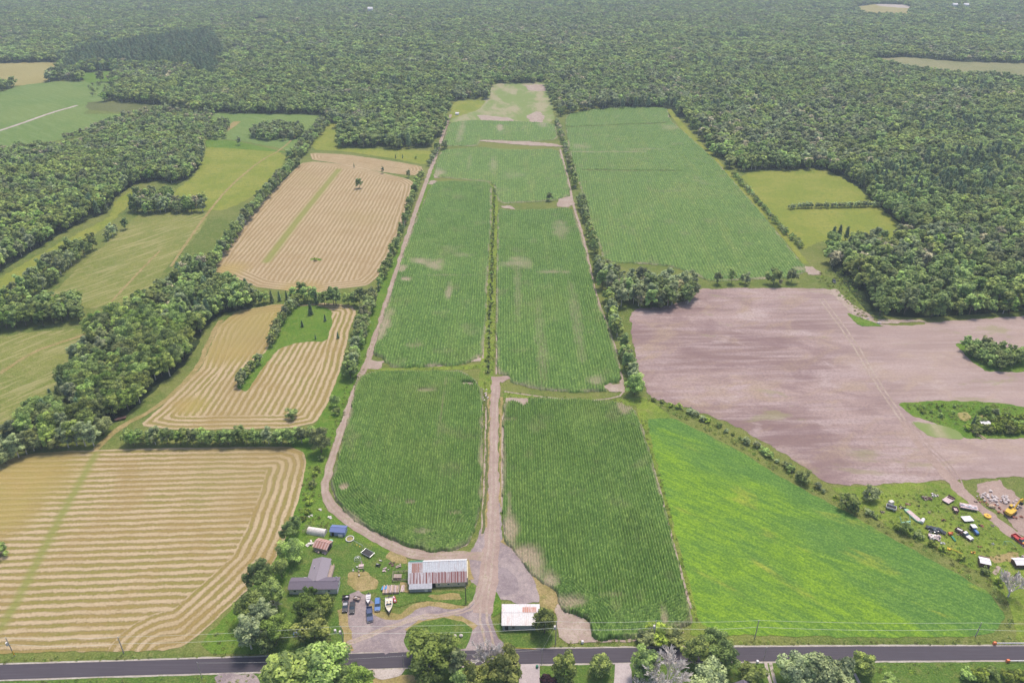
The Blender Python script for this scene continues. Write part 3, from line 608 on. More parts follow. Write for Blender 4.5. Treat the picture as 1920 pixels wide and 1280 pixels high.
class MB:
    """collects simple solids into one mesh"""
    def __init__(s): s.v = []; s.f = []
    def poly(s, vs, fs):
        k = len(s.v); s.v += [tuple(q) for q in vs]; s.f += [tuple(i + k for i in f) for f in fs]
    def tube(s, p0, p1, r0, r1=None, n=6, cap=True):
        r1 = r0 if r1 is None else r1; p0 = Vector(p0); p1 = Vector(p1); d = (p1 - p0).normalized(); a = d.orthogonal().normalized(); b = d.cross(a)
        vs = [p0 + (a * math.cos(t) + b * math.sin(t)) * r0 for t in [2 * math.pi * i / n for i in range(n)]]
        vs += [p1 + (a * math.cos(t) + b * math.sin(t)) * r1 for t in [2 * math.pi * i / n for i in range(n)]]
        fs = [(i, (i + 1) % n, n + (i + 1) % n, n + i) for i in range(n)]
        if cap: fs += [tuple(range(n - 1, -1, -1)), tuple(range(n, 2 * n))]
        s.poly(vs, fs); return s
    def box(s, c, d, rz=0, taper=1.0, tilt=0):
        m = Matrix.Translation(c) @ Matrix.Rotation(rz, 4, 'Z') @ Matrix.Rotation(tilt, 4, 'X'); x, y, z = d[0] / 2, d[1] / 2, d[2] / 2
        vs = [m @ Vector((sx * x * k, sy * y * k, sz * z)) for sz, k in ((-1, 1), (1, taper)) for sx, sy in ((-1, -1), (1, -1), (1, 1), (-1, 1))]
        s.poly(vs, [(3, 2, 1, 0), (4, 5, 6, 7), (0, 1, 5, 4), (1, 2, 6, 5), (2, 3, 7, 6), (3, 0, 4, 7)]); return s
    def slab(s, quad, t):
        """a thick panel from four corners (listed anticlockwise seen from outside), thickness t inwards"""
        q = [Vector(p) for p in quad]; n = (q[1] - q[0]).cross(q[2] - q[0]).normalized()
        vs = [p - n * t for p in q] + q
        s.poly(vs, [(3, 2, 1, 0), (4, 5, 6, 7), (0, 1, 5, 4), (1, 2, 6, 5), (2, 3, 7, 6), (3, 0, 4, 7)]); return s
    def prism(s, pts, axis, a, b):
        """outline (list of 2D points) extruded along axis 'x' or 'y' between a and b"""
        n = len(pts); vs = []
        for k in (a, b):
            for p, q in pts: vs.append((k, p, q) if axis == 'x' else (p, k, q) if axis == 'y' else (p, q, k))
        s.poly(vs, [tuple(range(n - 1, -1, -1)), tuple(range(n, 2 * n))] + [(i, (i + 1) % n, n + (i + 1) % n, n + i) for i in range(n)]); return s
    def ball(s, c, r, n=8, m_=6, sq=(1, 1, 1), lump=0):
        vs = []; fs = []
        for i in range(m_ + 1):
            for j in range(n):
                t = math.pi * i / m_; p = 2 * math.pi * j / n; k = r * (1 + lump * (random.random() - .5))
                vs.append((c[0] + k * sq[0] * math.sin(t) * math.cos(p), c[1] + k * sq[1] * math.sin(t) * math.sin(p), c[2] + k * sq[2] * math.cos(t)))
        for i in range(m_):
            for j in range(n): fs.append((i * n + j, (i + 1) * n + j, (i + 1) * n + (j + 1) % n, i * n + (j + 1) % n))
        s.poly(vs, fs); return s
    def mesh(s, name, mat):
        me = bpy.data.meshes.new(name); me.from_pydata(s.v, [], s.f)
        import bmesh
        bm = bmesh.new(); bm.from_mesh(me); bmesh.ops.recalc_face_normals(bm, faces=bm.faces); bm.to_mesh(me); bm.free()
        me.materials.append(mat if not isinstance(mat, str) else M[mat]); return me
    def build(s, name, mat, parent=None): return link_mesh(name, s.mesh(name, mat), None, parent)
def trunk_mesh(H, r, mat='bark', limbs=4, seed=0):
    rr = random.Random(seed); b = MB(); b.tube((0, 0, -.2), (.1, 0, H * .45), r, r * .7, 6).tube((.1, 0, H * .45), (0, .1, H * .8), r * .7, r * .2, 5)
    for i in range(limbs):
        a = rr.random() * 6.28; z = H * (.28 + .12 * i); b.tube((0, 0, z), (math.cos(a) * H * .2, math.sin(a) * H * .2, z + H * .18), r * .4, r * .1, 4)
    return b.mesh('trunk', mat)
def dead_mesh(seed, H, spread, mat, n0=7, r0=.3, fan=1.0):
    rr = random.Random(seed); b = MB(); b.tube((0, 0, -.2), (0, 0, H * .25), r0, r0 * .75, 6)
    def grow(p, d, L, r, k):
        q = p + d * L; b.tube(p, q, max(r, .075), max(r * .6, .065), 4 if k else 3, False)
        if k <= 0: return
        for _ in range(3 if k > 1 else 4):
            e = (d + Vector((rr.uniform(-1, 1), rr.uniform(-1, 1), rr.uniform(-.35, .6))) * .62 * fan).normalized()
            grow(p + d * L * rr.uniform(.45, 1), e, L * rr.uniform(.55, .8), r * .6, k - 1)
    for i in range(n0):
        a = 2 * math.pi * i / n0 + rr.random(); d = Vector((math.cos(a) * spread, math.sin(a) * spread, .75 + .5 * rr.random())).normalized()
        grow(Vector((0, 0, H * (.15 + .1 * rr.random()))), d, H * .42, r0 * .6, 4 if n0 > 4 else 3)
    return b.mesh('trunk', mat)
# variants: every one has a fine crown (near) and a coarse one (far); unit size is in metres
VAR = {}
def variant(key, fine, coarse, trunk): VAR[key] = (fine, coarse, trunk)
for i, (mt, Rr, H, low) in enumerate([('leaf_dark', 4.4, 13.5, .2), ('leaf_mid', 4.6, 13, .2), ('leaf_mid', 4.0, 14.5, .25), ('leaf_light', 4.2, 12, .18), ('leaf_dark', 4.0, 14, .22), ('leaf_grey', 3.4, 14, .25), ('leaf_light', 3.6, 13, .2), ('leaf_bright', 4.4, 12, .18)]):
    variant('d%d' % i, crown_round('crown', 10 + i, mt, Rr, H, 46, 95, .33, low), crown_round('crown', 30 + i, mt, Rr, H, 26, 34, .78, low), trunk_mesh(H, .28, 'pale_bark' if i in (5, 6) else 'bark', 4, i))
variant('pine', crown_cone('crown', 50, 'leaf_pine', 3.3, 14, 4200, .34, True), crown_cone('crown', 51, 'leaf_pine', 3.2, 14, 800, .75, True), trunk_mesh(13, .22, 'bark', 0, 3))
variant('spruce', crown_cone('crown', 52, 'leaf_pine', 2.8, 11, 3800, .3), crown_cone('crown', 53, 'leaf_pine', 2.8, 11, 700, .65), trunk_mesh(10, .2, 'bark', 0, 4))
variant('willow', crown_round('crown', 60, 'leaf_grey', 4.0, 9, 50, 110, .3, .05), crown_round('crown', 61, 'leaf_grey', 4.0, 9, 26, 36, .62, .05), trunk_mesh(7, .3, 'bark', 5, 6))
variant('bush', crown_round('crown', 62, 'leaf_mid', 1.8, 3.4, 22, 60, .22, .02), crown_round('crown', 63, 'leaf_mid', 1.8, 3.4, 12, 26, .42, .02), trunk_mesh(2.2, .1, 'bark', 3, 7))
variant('bushlight', crown_round('crown', 64, 'weed_leaf', 1.8, 3.2, 22, 60, .22, .02), crown_round('crown', 65, 'weed_leaf', 1.8, 3.2, 12, 26, .42, .02), trunk_mesh(2, .1, 'bark', 3, 8))
variant('bushgrey', crown_round('crown', 66, 'leaf_grey', 1.8, 4, 22, 60, .22, .02), crown_round('crown', 67, 'leaf_grey', 1.8, 4, 12, 26, .42, .02), trunk_mesh(3, .1, 'bark', 3, 9))
variant('plum', crown_round('crown', 68, 'leaf_plum', 2.2, 5, 26, 80, .24, .1), None, trunk_mesh(4, .14, 'bark', 3, 10))
variant('olive', crown_round('crown', 69, 'leaf_olive', 3.4, 8, 40, 110, .28, .08), crown_round('crown', 70, 'leaf_olive', 3.4, 8, 24, 34, .6, .08), trunk_mesh(7, .24, 'bark', 5, 11))
variant('brown', crown_round('crown', 71, 'leaf_brown', 3.0, 12, 22, 70, .3, .25), crown_round('crown', 72, 'leaf_brown', 3.0, 12, 18, 20, .6, .25), dead_mesh(77, 11.5, .3, M['snag_bark'], 3, .16))
GZ = .25
KIND = {'pine': 'pine_tree', 'spruce': 'spruce_tree', 'bush': 'bush', 'bushlight': 'bush', 'bushgrey': 'bush', 'willow': 'willow_tree', 'plum': 'plum_tree'}
CATG = {'pine': 'conifer', 'spruce': 'conifer', 'bush': 'bush', 'bushlight': 'bush', 'bushgrey': 'bush'}
def tree(key, x, y, sc, label, group=None, rz=None, sxy=1.0):
    z = proj(x, y)[2]; fine, coarse, tr = VAR[key]; me = fine if (z < 430 or coarse is None) else coarse
    o = empty(KIND.get(key, 'tree'), (x, y, 0.1), random.random() * 6.28 if rz is None else rz, label, CATG.get(key, 'tree'), group)
    o.scale = (sc * sxy, sc * sxy, sc)
    link_mesh('crown', me, None, o); link_mesh('trunk', tr, None, o); return o
ORD = ['first', 'second', 'third', 'fourth', 'fifth', 'sixth', 'seventh', 'eighth', 'ninth', 'tenth', 'eleventh', 'twelfth', 'thirteenth', 'fourteenth', 'fifteenth', 'sixteenth', 'seventeenth', 'eighteenth', 'nineteenth', 'twentieth']
ADJ = {'d0': 'dark green', 'd1': 'mid green', 'd2': 'tall mid green', 'd3': 'light green', 'd4': 'tall dark green', 'd5': 'grey green', 'd6': 'pale green', 'd7': 'bright green', 'pine': 'blue-green', 'spruce': 'dark', 'willow': 'silvery', 'bush': 'green', 'bushlight': 'yellow-green', 'bushgrey': 'greyish', 'olive': 'olive', 'brown': 'thin brownish', 'plum': 'purple'}
def ordw(i): return ORD[i] if i < 20 else ('%d%s' % (i + 1, {1: 'st', 2: 'nd', 3: 'rd'}.get((i + 1) % 10, 'th') if (i + 1) % 100 not in (11, 12, 13) else 'th'))
def noun(key): return KIND.get(key, 'tree').replace('_', ' ')
# single trees and bushes, each placed by its foot in the photograph
SINGLE = [
 ('d4', 674, 353, .62, 1.1, 'lone dark tree standing in the big striped hay field'),
 ('d0', 1030, 377, .55, .95, 'lone dark tree at the far corner of the right long corn field'),
 ('d5', 449, 272, .62, 1, 'lone grey green tree in the far meadow near the round grove'),
 ('d3', 603, 848, 1.0, 1.0, 'large pale tree at the bend of the lane, at the end of the hedge'),
 ('d1', 628, 762, .45, 1.1, 'small leaning tree beside the lane above the hedge end'),
 ('bush', 631, 777, 1.0, 1, 'round bush directly below the small leaning tree by the lane'),
 ('bush', 548, 784, 1.45, 1, 'round dark bush in the corner of the curved stubble field'),
 ('bush', 2, 1042, 1.5, 1, 'small green bush in the lower stubble field at the picture edge'),
 ('bushlight', 592, 489, .7, 1, 'tiny bush in a grass patch inside the big hay field'),
 ('spruce', 567, 613, .42, 1.2, 'small round conifer on the grass island, nearest the narrow hedge'),
 ('spruce', 583, 590, .75, 1.2, 'biggest conifer on the grass island in the curved stubble field'),
 ('spruce', 610, 602, .42, 1.2, 'small conifer right of the biggest one on the grass island'),
 ('spruce', 592, 636, .35, .8, 'tiny slim conifer alone in the middle of the grass island'),
 ('spruce', 634, 634, .4, 1.2, 'small conifer on the right edge of the grass island'),
 ('spruce', 742, 297, .4, 1, 'left one of two small conifers in the meadow below the dark wood'),
 ('spruce', 755, 297, .4, 1, 'right one of two small conifers in the meadow below the dark wood'),
 ('bush', 780, 298, .7, 1, 'low bush in the meadow right of the two small conifers'),
 ('d5', 766, 333, .5, 1, 'round greyish tree at the corner of the pale stubble strip'),
 ('d5', 718, 325, .45, .8, 'slim greyish tree on the line between the two stubble fields'),
 ('spruce', 664, 314, .42, .8, 'small dark tree on the line above the lone field tree'),
 ('d1', 1345, 533, .75, .72, 'slim tree, first of the row on the far edge of the ploughed field'),
 ('d4', 1371, 532, .72, .8, 'dark tree, second of the row on the far edge of the ploughed field'),
 ('bushgrey', 1397, 532, 1.9, .9, 'sparse grey bush between trees above the ploughed field'),
 ('d0', 1450, 533, .85, 1.1, 'largest round tree above the top edge of the ploughed field'),
 ('d0', 1483, 530, .72, .95, 'round dark tree at the end of the row above the ploughed field'),
 ('brown', 1463, 536, .38, 1, 'dead brown shrub between two round trees above the ploughed field'),
 ('d1', 1190, 740, .85, 1.1, 'dark leafy tree at the corner where corn, clover and ploughed field meet'),
 ('d5', 1186, 712, .75, 1, 'tree just behind the corner tree beside the ploughed field'),
 ('d4', 556, 998, .62, .75, 'dark upright conifer-like tree behind the white tunnel shed'),
 ('d4', 545, 1015, .66, 1.0, 'dark rounded tree left of the rusty shed'),
 ('d1', 549, 1052, .72, 1.15, 'round leafy tree between the stubble field and the rusty shed'),
 ('d0', 529, 1082, .6, 1.0, 'dark tree behind the left end of the grey house'),
 ('d4', 494, 1110, 1.0, 1.05, 'big dark tree on the edge of the stubble field left of the house'),
 ('d0', 513, 1132, .78, 1.05, 'dark tree touching the left end of the grey house'),
 ('d1', 478, 1160, .9, 1.1, 'leafy tree leaning over the stubble field corner'),
 ('d5', 497, 1185, .95, 1.1, 'greyish tree in the group left of the blue bin'),
 ('d7', 518, 1206, .85, 1.15, 'deep green round tree just left of the blue bin'),
 ('d5', 472, 1216, .95, 1.15, 'silvery tree of the group nearest the road and stubble field'),
 ('d2', 502, 1222, .6, 1.2, 'small tree at the roadside left of the blue bin'),
 ('d7', 583, 1134, .66, .7, 'tall slim tree right in front of the grey house'),
 ('d7', 578, 1160, .74, 1.25, 'wide bright green tree on the lawn in front of the house'),
 ('d7', 611, 1147, .55, 1.15, 'round green tree at the right end of the house front'),
 ('olive', 592, 1204, 1.35, 1.05, 'olive round tree on the lawn beside the gravel parking'),
 ('d3', 545, 1300, 1.15, 1.6, 'huge spreading tree covering the road, left half'),
 ('d1', 605, 1280, 1.05, 1.45, 'huge spreading tree covering the road, right half'),
 ('d4', 648, 1292, .62, 1.2, 'dark tree behind the huge spreading tree at the lower edge'),
 ('d7', 672, 1291, .7, 1.15, 'bright green round tree beside the sandy pull-off'),
 ('d7', 812, 1251, 1.0, 1.6, 'big green tree on the grass island between yard and road'),
 ('d5', 858, 1262, .75, 1.0, 'hazy grey-green tree next to the big yard tree'),
 ('d1', 868, 1292, .55, 1.2, 'small green tree at the lower edge below the big yard tree'),
 ('olive', 894, 1290, 1.2, .9, 'upright olive tree below the bare white branches'),
 ('olive', 948, 1271, 1.3, 1.1, 'dense olive tree on the roadside left of the concrete drive'),
 ('d3', 1021, 1186, .85, .95, 'yellow-green tree beside the small white-roofed shed'),
 ('d3', 1057, 1275, .9, .95, 'yellow-green tall tree in the roadside row right of the concrete drive'),
 ('plum', 1026, 1291, 1.0, 1.1, 'dark purple-leaved tree beside the concrete drive'),
 ('d3', 1125, 1262, .6, 1.3, 'small round yellow-green tree on the lawn below the road'),
 ('d4', 1206, 1268, .9, 1.1, 'dark green tree left of the bare grey tree'),
 ('bushlight', 1236, 1200, 1.6, 1.5, 'yellow-green shrub growing on the roadside by the corn corner'),
 ('bushlight', 1262, 1204, 1.5, 1.4, 'light shrub between the corn corner and the roadside trees'),
 ('bushgrey', 1213, 1204, 1.2, 1.4, 'greyish shrub under the dark roadside tree'),
 ('d6', 1303, 1243, .8, 1.2, 'pale leafy tree at the road end of the clover field path'),
 ('d4', 1335, 1222, .72, 1.1, 'dark tree behind the silvery willow over the road'),
 ('d1', 1352, 1252, .8, 1.15, 'round green tree covering the road right of the pale tree'),
 ('willow', 1328, 1298, 1.15, 1.1, 'silvery willow in front of the roadside tree group'),
 ('bush', 1408, 1278, 1.7, 1.2, 'round light bush beside the two-track drive'),
 ('willow', 1490, 1282, 1.25, 1.0, 'left willow of the large pair over the road'),
 ('willow', 1548, 1290, 1.35, 1.1, 'right willow of the large pair over the road'),
 ('d3', 1613, 1262, .62, 1.25, 'round bright tree beside the willows on the roadside'),
 ('bush', 1668, 1292, 1.3, 1.3, 'light bush at the lower edge right of the willows'),
 ('bush', 1505, 903, 1.5, 1, 'round grey-green bush in the ditch at the ploughed field edge'),
 ('bush', 1590, 953, 1.9, 1.1, 'dark round bush at the corner of the clover field and scrap yard'),
 ('bushgrey', 1630, 935, 1.4, 1.3, 'spiky grey bush at the edge of the scrap yard'),
 ('spruce', 1822, 800, .68, .75, 'dark slim conifer on the bushy island in the ploughed field'),
 ('d7', 1842, 786, .52, 1.1, 'bright round tree behind the slim conifer on the bushy island'),
 ('d5', 1862, 786, .42, 1.2, 'grey-green round tree right of the bright tree on the bushy island'),
 ('pine', 1560, 452, .85, 1.1, 'dark pine at the left of the clump on the meadow corner'),
 ('pine', 1585, 452, .85, 1.1, 'dark pine at the right of the clump on the meadow corner'),
 ('pine', 1572, 447, .8, 1.1, 'middle pine of the clump on the meadow corner'),
 ('d1', 1695, 998, .35, 1.2, 'small dark tree in the weeds beside the scrap yard'),
 ('pine', 426, 580, 1.0, 1.3, 'large pine where the wood meets the curved stubble field'),
]
for k, px, py, sc, sxy, lab in SINGLE:
    if py > 990 and k not in ('bush', 'bushlight', 'bushgrey'): sc *= 1.0
    p = U(px, py); tree(k, p.x, p.y, sc, lab, sxy=sxy)
def dead(px, py, seed, H, spread, mat, label, fan=1.0, n0=7):
    p = U(px, py); o = empty('dead_tree', (p.x, p.y, .1), seed, label, 'dead tree')
    link_mesh('trunk', dead_mesh(seed, H, spread, M[mat], n0, fan=fan), None, o)
dead(918, 1256, 3, 10, .5, 'pale_bark', 'bare white dead tree leaning over the road beside the yard entrance')
dead(1248, 1290, 5, 11, .9, 'pale_bark', 'round leafless grey tree at the lower edge between leafy trees', 1.1, 13)
dead(1198, 1290, 8, 6, .8, 'pale_bark', 'small leafless shrub left of the round leafless grey tree')
dead(1890, 1118, 11, 9, .5, 'pale_bark', 'bare white tree between the scrap yard and the clover field')
dead(519, 1140, 13, 6, .5, 'pale_bark', 'small bare white tree among the dark trees left of the house', .8, 4)

# tree rows: (name, base points, spacing m, variants, scale range, width m, density jitter)
ROWS = [
 ('low stubble field hedge', [(235,834),(320,833),(420,832),(520,831),(592,830)], 2.9, ['d1','d7','d2','d1','d5','d7','d4'], (.5,.68), 6, 'the green lane end', 1.0),
 ('silvery thicket', [(5,872),(60,845),(120,838),(188,834)], 4.0, ['willow','d5','willow','d6'], (.75,1.0), 12, 'the picture edge', 1.0),
 ('row beside the lane', [(655,715),(662,690),(668,660),(680,625),(690,590),(702,560)], 4.8, ['d1','d4','d5','d1'], (.6,.85), 5, 'the lane bend', 1.0),
 ('upper lane row', [(708,548),(722,515),(736,480),(748,450),(758,425),(770,385),(782,350),(792,330)], 7, ['d1','d4','d6','d2','spruce'], (.45,.78), 4, 'the curved field', .9),
 ('row above the curved field', [(475,572),(505,568),(540,562),(570,560),(605,572),(640,573),(680,571),(700,568)], 5, ['d1','d4','spruce','d2','d1'], (.55,.85), 4, 'the wood', 1.0),
 ('lower island hedge', [(450,727),(462,707),(478,690),(490,680)], 2.6, ['d5','d6'], (.38,.52), 2.5, 'its near end', .7),
 ('upper island hedge', [(510,650),(520,625),(532,602),(545,582),(560,572)], 3.2, ['d5','d6','d4'], (.4,.6), 2.5, 'its near end', .7),
 ('wood edge', [(395,515),(420,475),(445,440),(475,400),(505,365),(535,332),(560,308)], 5.5, ['d1','d4','d0','d2','d5'], (.6,.85), 8, 'the wood', 1.0),
 ('pasture row', [(20,575),(60,555),(95,535),(125,505),(150,485),(180,465)], 6, ['d4','d0','d5','d1'], (.6,.85), 14, 'the picture edge', 1.0),
 ('short pasture row', [(196,455),(212,443),(238,428)], 7, ['d4','d5'], (.5,.75), 6, 'its near end', .9),
 ('lower pasture belt', [(-20,620),(30,615),(80,610),(130,604),(155,600)], 6.5, ['d0','d4','d7','d1'], (.75,.95), 22, 'the picture edge', 1.1),
 ('shrubby row', [(803,312),(812,298),(822,285)], 8, ['d5','d6'], (.45,.65), 6, 'the strip', .9),
 ('dark lane clump', [(815,281),(828,281),(842,281)], 7, ['d0','d4'], (.6,.8), 10, 'the lane', 1.0),
 ('row to the dark wood', [(560,300),(575,283),(585,268),(597,255),(610,240),(622,226)], 9, ['d1','d4','d5'], (.6,.85), 12, 'the hay field', 1.0),
 ('row right of the corn', [(1188,735),(1184,712),(1176,675),(1166,655)], 5, ['d4','d5','d1'], (.5,.75), 4, 'the ploughed field corner', .9),
 ('row beside the ploughed field', [(1158,632),(1150,610),(1146,590),(1138,565)], 5, ['d1','d6','d5'], (.55,.85), 6, 'the ploughed field', 1.0),
 ('soybean row', [(1128,520),(1120,495),(1113,470),(1107,445),(1100,420),(1093,395),(1088,375)], 7, ['d5','d1','d6','d4'], (.55,.8), 7, 'the grey grove', .95),
 ('far soybean row', [(1080,355),(1075,335),(1068,318),(1066,300),(1060,285),(1056,268),(1050,250),(1044,230)], 8, ['d5','d6','d1','brown'], (.5,.8), 7, 'the near end', .95),
 ('shrub row right of the soybeans', [(1505,468),(1490,452),(1462,430),(1440,402),(1415,375),(1392,348),(1376,330)], 6, ['bushgrey','bush','bush'], (.95,1.25), 5, 'the near end', 1.0),
 ('yellow meadow hedge', [(1478,392),(1510,390),(1540,390),(1580,389),(1620,388),(1648,388)], 3.6, ['bushgrey'], (1.0,1.3), 2, 'the near end', 1.1),
 ('clover field ditch', [(1222,750),(1260,762),(1300,778),(1345,800),(1380,818),(1420,840),(1462,868),(1505,898),(1545,925),(1600,950),(1650,975)], 4.5, ['bush','bushlight','bushgrey'], (.35,.75), 3, 'the corn corner', 1.4),
 ('scrap yard edge', [(1670,985),(1700,1000),(1740,1018),(1790,1045),(1840,1072),(1880,1100)], 6, ['bushlight','bush'], (.45,.8), 6, 'the near end', 1.3),
 ('lower right roadside hedge', [(1795,1272),(1830,1268),(1870,1272),(1915,1276),(1960,1278)], 3.5, ['bush','bushlight'], (.8,1.15), 3, 'the willows', 1.2),
 ('farmyard edge', [(600,860),(592,885),(588,905),(580,935),(575,965),(566,985)], 5, ['bushlight','bush'], (.4,.75), 5, 'the hedge end', 1.2),
]
ROWS += [('weedy central ditch', [(913,700),(917,640),(920,560),(923,470),(926,400),(927,345)], 5.5, ['bushlight','bush'], (.3,.5), 1, 'the driveway head', 1.2)]
rng = np.random.RandomState(4)
cand = []      # x, y, key, scale, sxy, label maker, group
for nm, pts, sp, keys, (s0, s1), wd, anchor, sxy in ROWS:
    W_ = [np.array(p) for p in UV(pts)]; seg = [np.hypot(*(W_[i + 1] - W_[i])) for i in range(len(W_) - 1)]; tot = sum(seg)
    n = max(2, int(tot / sp * 1.12)); lanes = max(1, int(round(wd / 6)))
    cnt = 0
    for i in range(n):
        for l in range(lanes):
            t = (i + .5 + rng.uniform(-.3, .3)) / n * tot; k = 0
            while k < len(seg) - 1 and t > seg[k]: t -= seg[k]; k += 1
            d = (W_[k + 1] - W_[k]) / seg[k]; q = W_[k] + d * min(t, seg[k])
            off = (l / max(1, lanes - 1) if lanes > 1 else .5) * (wd - 3 if lanes > 1 else 0); perp = np.array((-d[1], d[0])); perp = perp if perp[1] > 0 or (abs(perp[1]) < .3 and perp[0] < 0) else -perp
            q = q + perp * (off if lanes > 1 else 0) + rng.uniform(-.8, .8, 2)
            ke = keys[rng.randint(len(keys))]; sc = rng.uniform(s0, s1)
            if ke.startswith('bush') and s1 < .95: sc *= 1.35 if sp < 4 else 1
            cnt += 1; cand.append((q[0], q[1], ke, sc, sxy, nm, anchor, cnt))
# clumps and woods
AREAS = [
 ('grey grove', [(1135,562),(1170,577),(1230,579),(1290,577),(1306,562),(1300,542),(1250,540),(1180,535),(1130,515),(1118,500),(1122,520)], 5.2, ['d5','brown','d1','d5','d5','d4'], (.75,1.0)),
 ('grove inside the ploughed field', [(1797,653),(1845,652),(1890,665),(1925,672),(1915,690),(1870,694),(1840,684),(1815,668)], 4.2, ['d4','d0','d0'], (.45,.62)),
 ('clump on the left pasture', [(243,400),(300,403),(385,398),(380,384),(330,384),(315,368),(262,372)], 5.5, ['d4','d5','d1','d7','brown'], (.6,.95)),
 ('round grove in the far meadow', [(468,257),(490,263),(530,265),(560,260),(570,250),(560,240),(520,238),(480,242)], 6.5, ['d5','d0','d4'], (.7,.95)),
 ('bushy island', [(1800,815),(1835,795),(1880,780),(1920,790),(1990,800),(1985,818),(1900,820)], 3.2, ['bushlight','bush','bushlight'], (.8,1.3)),
 ('bushy island tip', [(1700,762),(1790,760),(1800,775),(1790,785),(1730,783)], 4.5, ['bushlight','bush'], (.35,.65)),
 ('scrub on the far left clearing', [(165,158),(300,155),(470,125),(480,160),(330,185),(230,195),(170,180)], 13, ['d6','d5','d3','bushgrey'], (.35,.6)),
 ('trees by the far left field', [(120,262),(230,218),(330,200),(400,215),(400,240),(330,228),(225,236),(190,262)], 9, ['d5','d1','brown'], (.5,.8)),
 ('trees beyond the far left meadow', [(380,235),(420,228),(440,238),(420,262),(385,262)], 8, ['d5','d1'], (.5,.75)),
]
def fill(poly, sp, rg, warp=0):
    A = np.array(poly); x0, y0 = A.min(0); x1, y1 = A.max(0)
    gx, gy = np.meshgrid(np.arange(x0, x1, sp), np.arange(y0, y1, sp)); gx = gx + rg.uniform(-.42, .42, gx.shape) * sp; gy = gy + rg.uniform(-.42, .42, gy.shape) * sp
    k = inside(gx, gy, poly); return gx[k], gy[k]
for nm, poly, sp, keys, (s0, s1) in AREAS:
    xs, ys = fill(UV(poly), sp, rng)
    for a, b in zip(xs, ys): cand.append((a, b, keys[rng.randint(len(keys))], rng.uniform(s0, s1), 1.0, nm, None, 0))
FX, FY, FK, FS = [], [], [], []
def wood(poly, sp, keyf, nm, ylo=-1e9, yhi=1e9, smul=1.0, holes=()):
    xs, ys = fill(poly, sp, rng); k = (ys >= ylo) & (ys < yhi)
    px, py, dz = proj(xs, ys); k &= (np.abs(px - 960) < 1080 + 30)
    for h in holes: k &= ~inside(xs, ys, h)
    for a, b in zip(xs[k], ys[k]):
        ke, s = keyf(a, b); cand.append((a, b, ke, s * smul, 1.0, nm, None, 0))
def keymix(a, b):
    n1 = vnoise(a, b, 60, 1); n2 = vnoise(a, b, 110, 2); n3 = vnoise(a, b, 35, 3); r = rng.rand()
    if n2 > .66 and r < .7: ke = 'd5' if r < .4 else ('brown' if r < .5 else 'd6')
    elif n1 > .68 and r < .65: ke = 'pine' if r < .4 else 'd0'
    elif n3 > .6: ke = ['d3', 'd6', 'd1', 'd7'][rng.randint(4)]
    else: ke = ['d0', 'd4', 'd1', 'd2', 'd1', 'd5', 'd4', 'brown'][rng.choice(8, p=[.15, .14, .17, .15, .11, .16, .05, .07])]
    return ke, .6 + .34 * rng.rand() + .2 * n3
def keydark(a, b):
    n1 = vnoise(a, b, 70, 4); n2 = vnoise(a, b, 160, 5); n3 = vnoise(a, b, 40, 6); r = rng.rand(); px, py, dz = proj(a, b)
    pf = [(400,150),(330,128),(170,120),(110,150),(140,100),(330,70),(400,60),(420,100)]
    if px < 470 and 60 < py < 160 and inside(px, py, pf): return 'pine', .95 + .15 * r
    if n2 > .7 and r < .5: return ('pine', .9 + .2 * r) if n1 > .5 else ('d0', .8 + .3 * r)
    if n1 > .62 and r < .5: ke = 'd5' if r < .38 else 'brown'
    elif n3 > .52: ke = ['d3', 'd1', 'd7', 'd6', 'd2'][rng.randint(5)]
    else: ke = ['d0', 'd4', 'd1', 'd2'][rng.randint(4)]
    return ke, .58 + .32 * rng.rand() + .3 * n2 * n3
wood(UV(WOODS[1][1]), 5.8, keymix, 'woodland on the left')
wood(UV(WOODS[2][1]), 5.2, keymix, 'wood left of the stubble', smul=1.0)
wood(FARW, 7.3, keydark, 'forest', yhi=700, smul=1.2, holes=CLW)
wood(FARW, 9.0, keydark, 'forest', ylo=700, yhi=1300, smul=1.42, holes=CLW)
wood(FARW, 12, keydark, 'forest', ylo=1300, yhi=4300, smul=1.8, holes=CLW)
# the nearest of each kind become single trees, the rest the forest mass
limit = {'tree': 215, 'bush': 190, 'conifer': 70}
cl = lambda k: CATG.get(k, 'tree')
cand = [c for c in cand]
scr = []
for i, c in enumerate(cand):
    px, py, dz = proj(c[0], c[1]); vis = (-8 < px < 1928) and (-5 < py < 1300)
    scr.append((-c[3] * c[4] / dz if vis else 1, i))
scr.sort(); pick = {}
cnt = {}
for s_, i in scr:
    c = cand[i]; k = cl(c[2])
    if s_ < 0 and cnt.get(k, 0) < limit[k]: cnt[k] = cnt.get(k, 0) + 1; pick[i] = 1
near = [cand[i] for i in range(len(cand)) if i in pick]; rest = [cand[i] for i in range(len(cand)) if i not in pick]
order = {}
for c in sorted([c for c in near if not c[6]], key=lambda c: -proj(c[0], c[1])[1]): order[id(c)] = order.get((c[2], c[5]), 0); order[(c[2], c[5])] = order.get((c[2], c[5]), 0) + 1
for c in near:
    x, y, ke, sc, sxy, nm, anchor, num = c
    if anchor: lab = '%s %s, %s from %s in the %s' % (ADJ[ke], noun(ke), ordw(num - 1), anchor, nm)
    else: lab = '%s %s %s up from the road in the %s' % (ordw(order[id(c)]), ADJ[ke], noun(ke), nm)
    tree(ke, x, y, sc, lab, 'trees and bushes of the ' + nm, sxy=sxy)
keys = sorted({r[2] for r in rest}); pts = np.array([(r[0], r[1], 0.) for r in rest], np.float32)
me = bpy.data.meshes.new('forest'); me.vertices.add(len(pts)); me.vertices.foreach_set('co', pts.ravel())
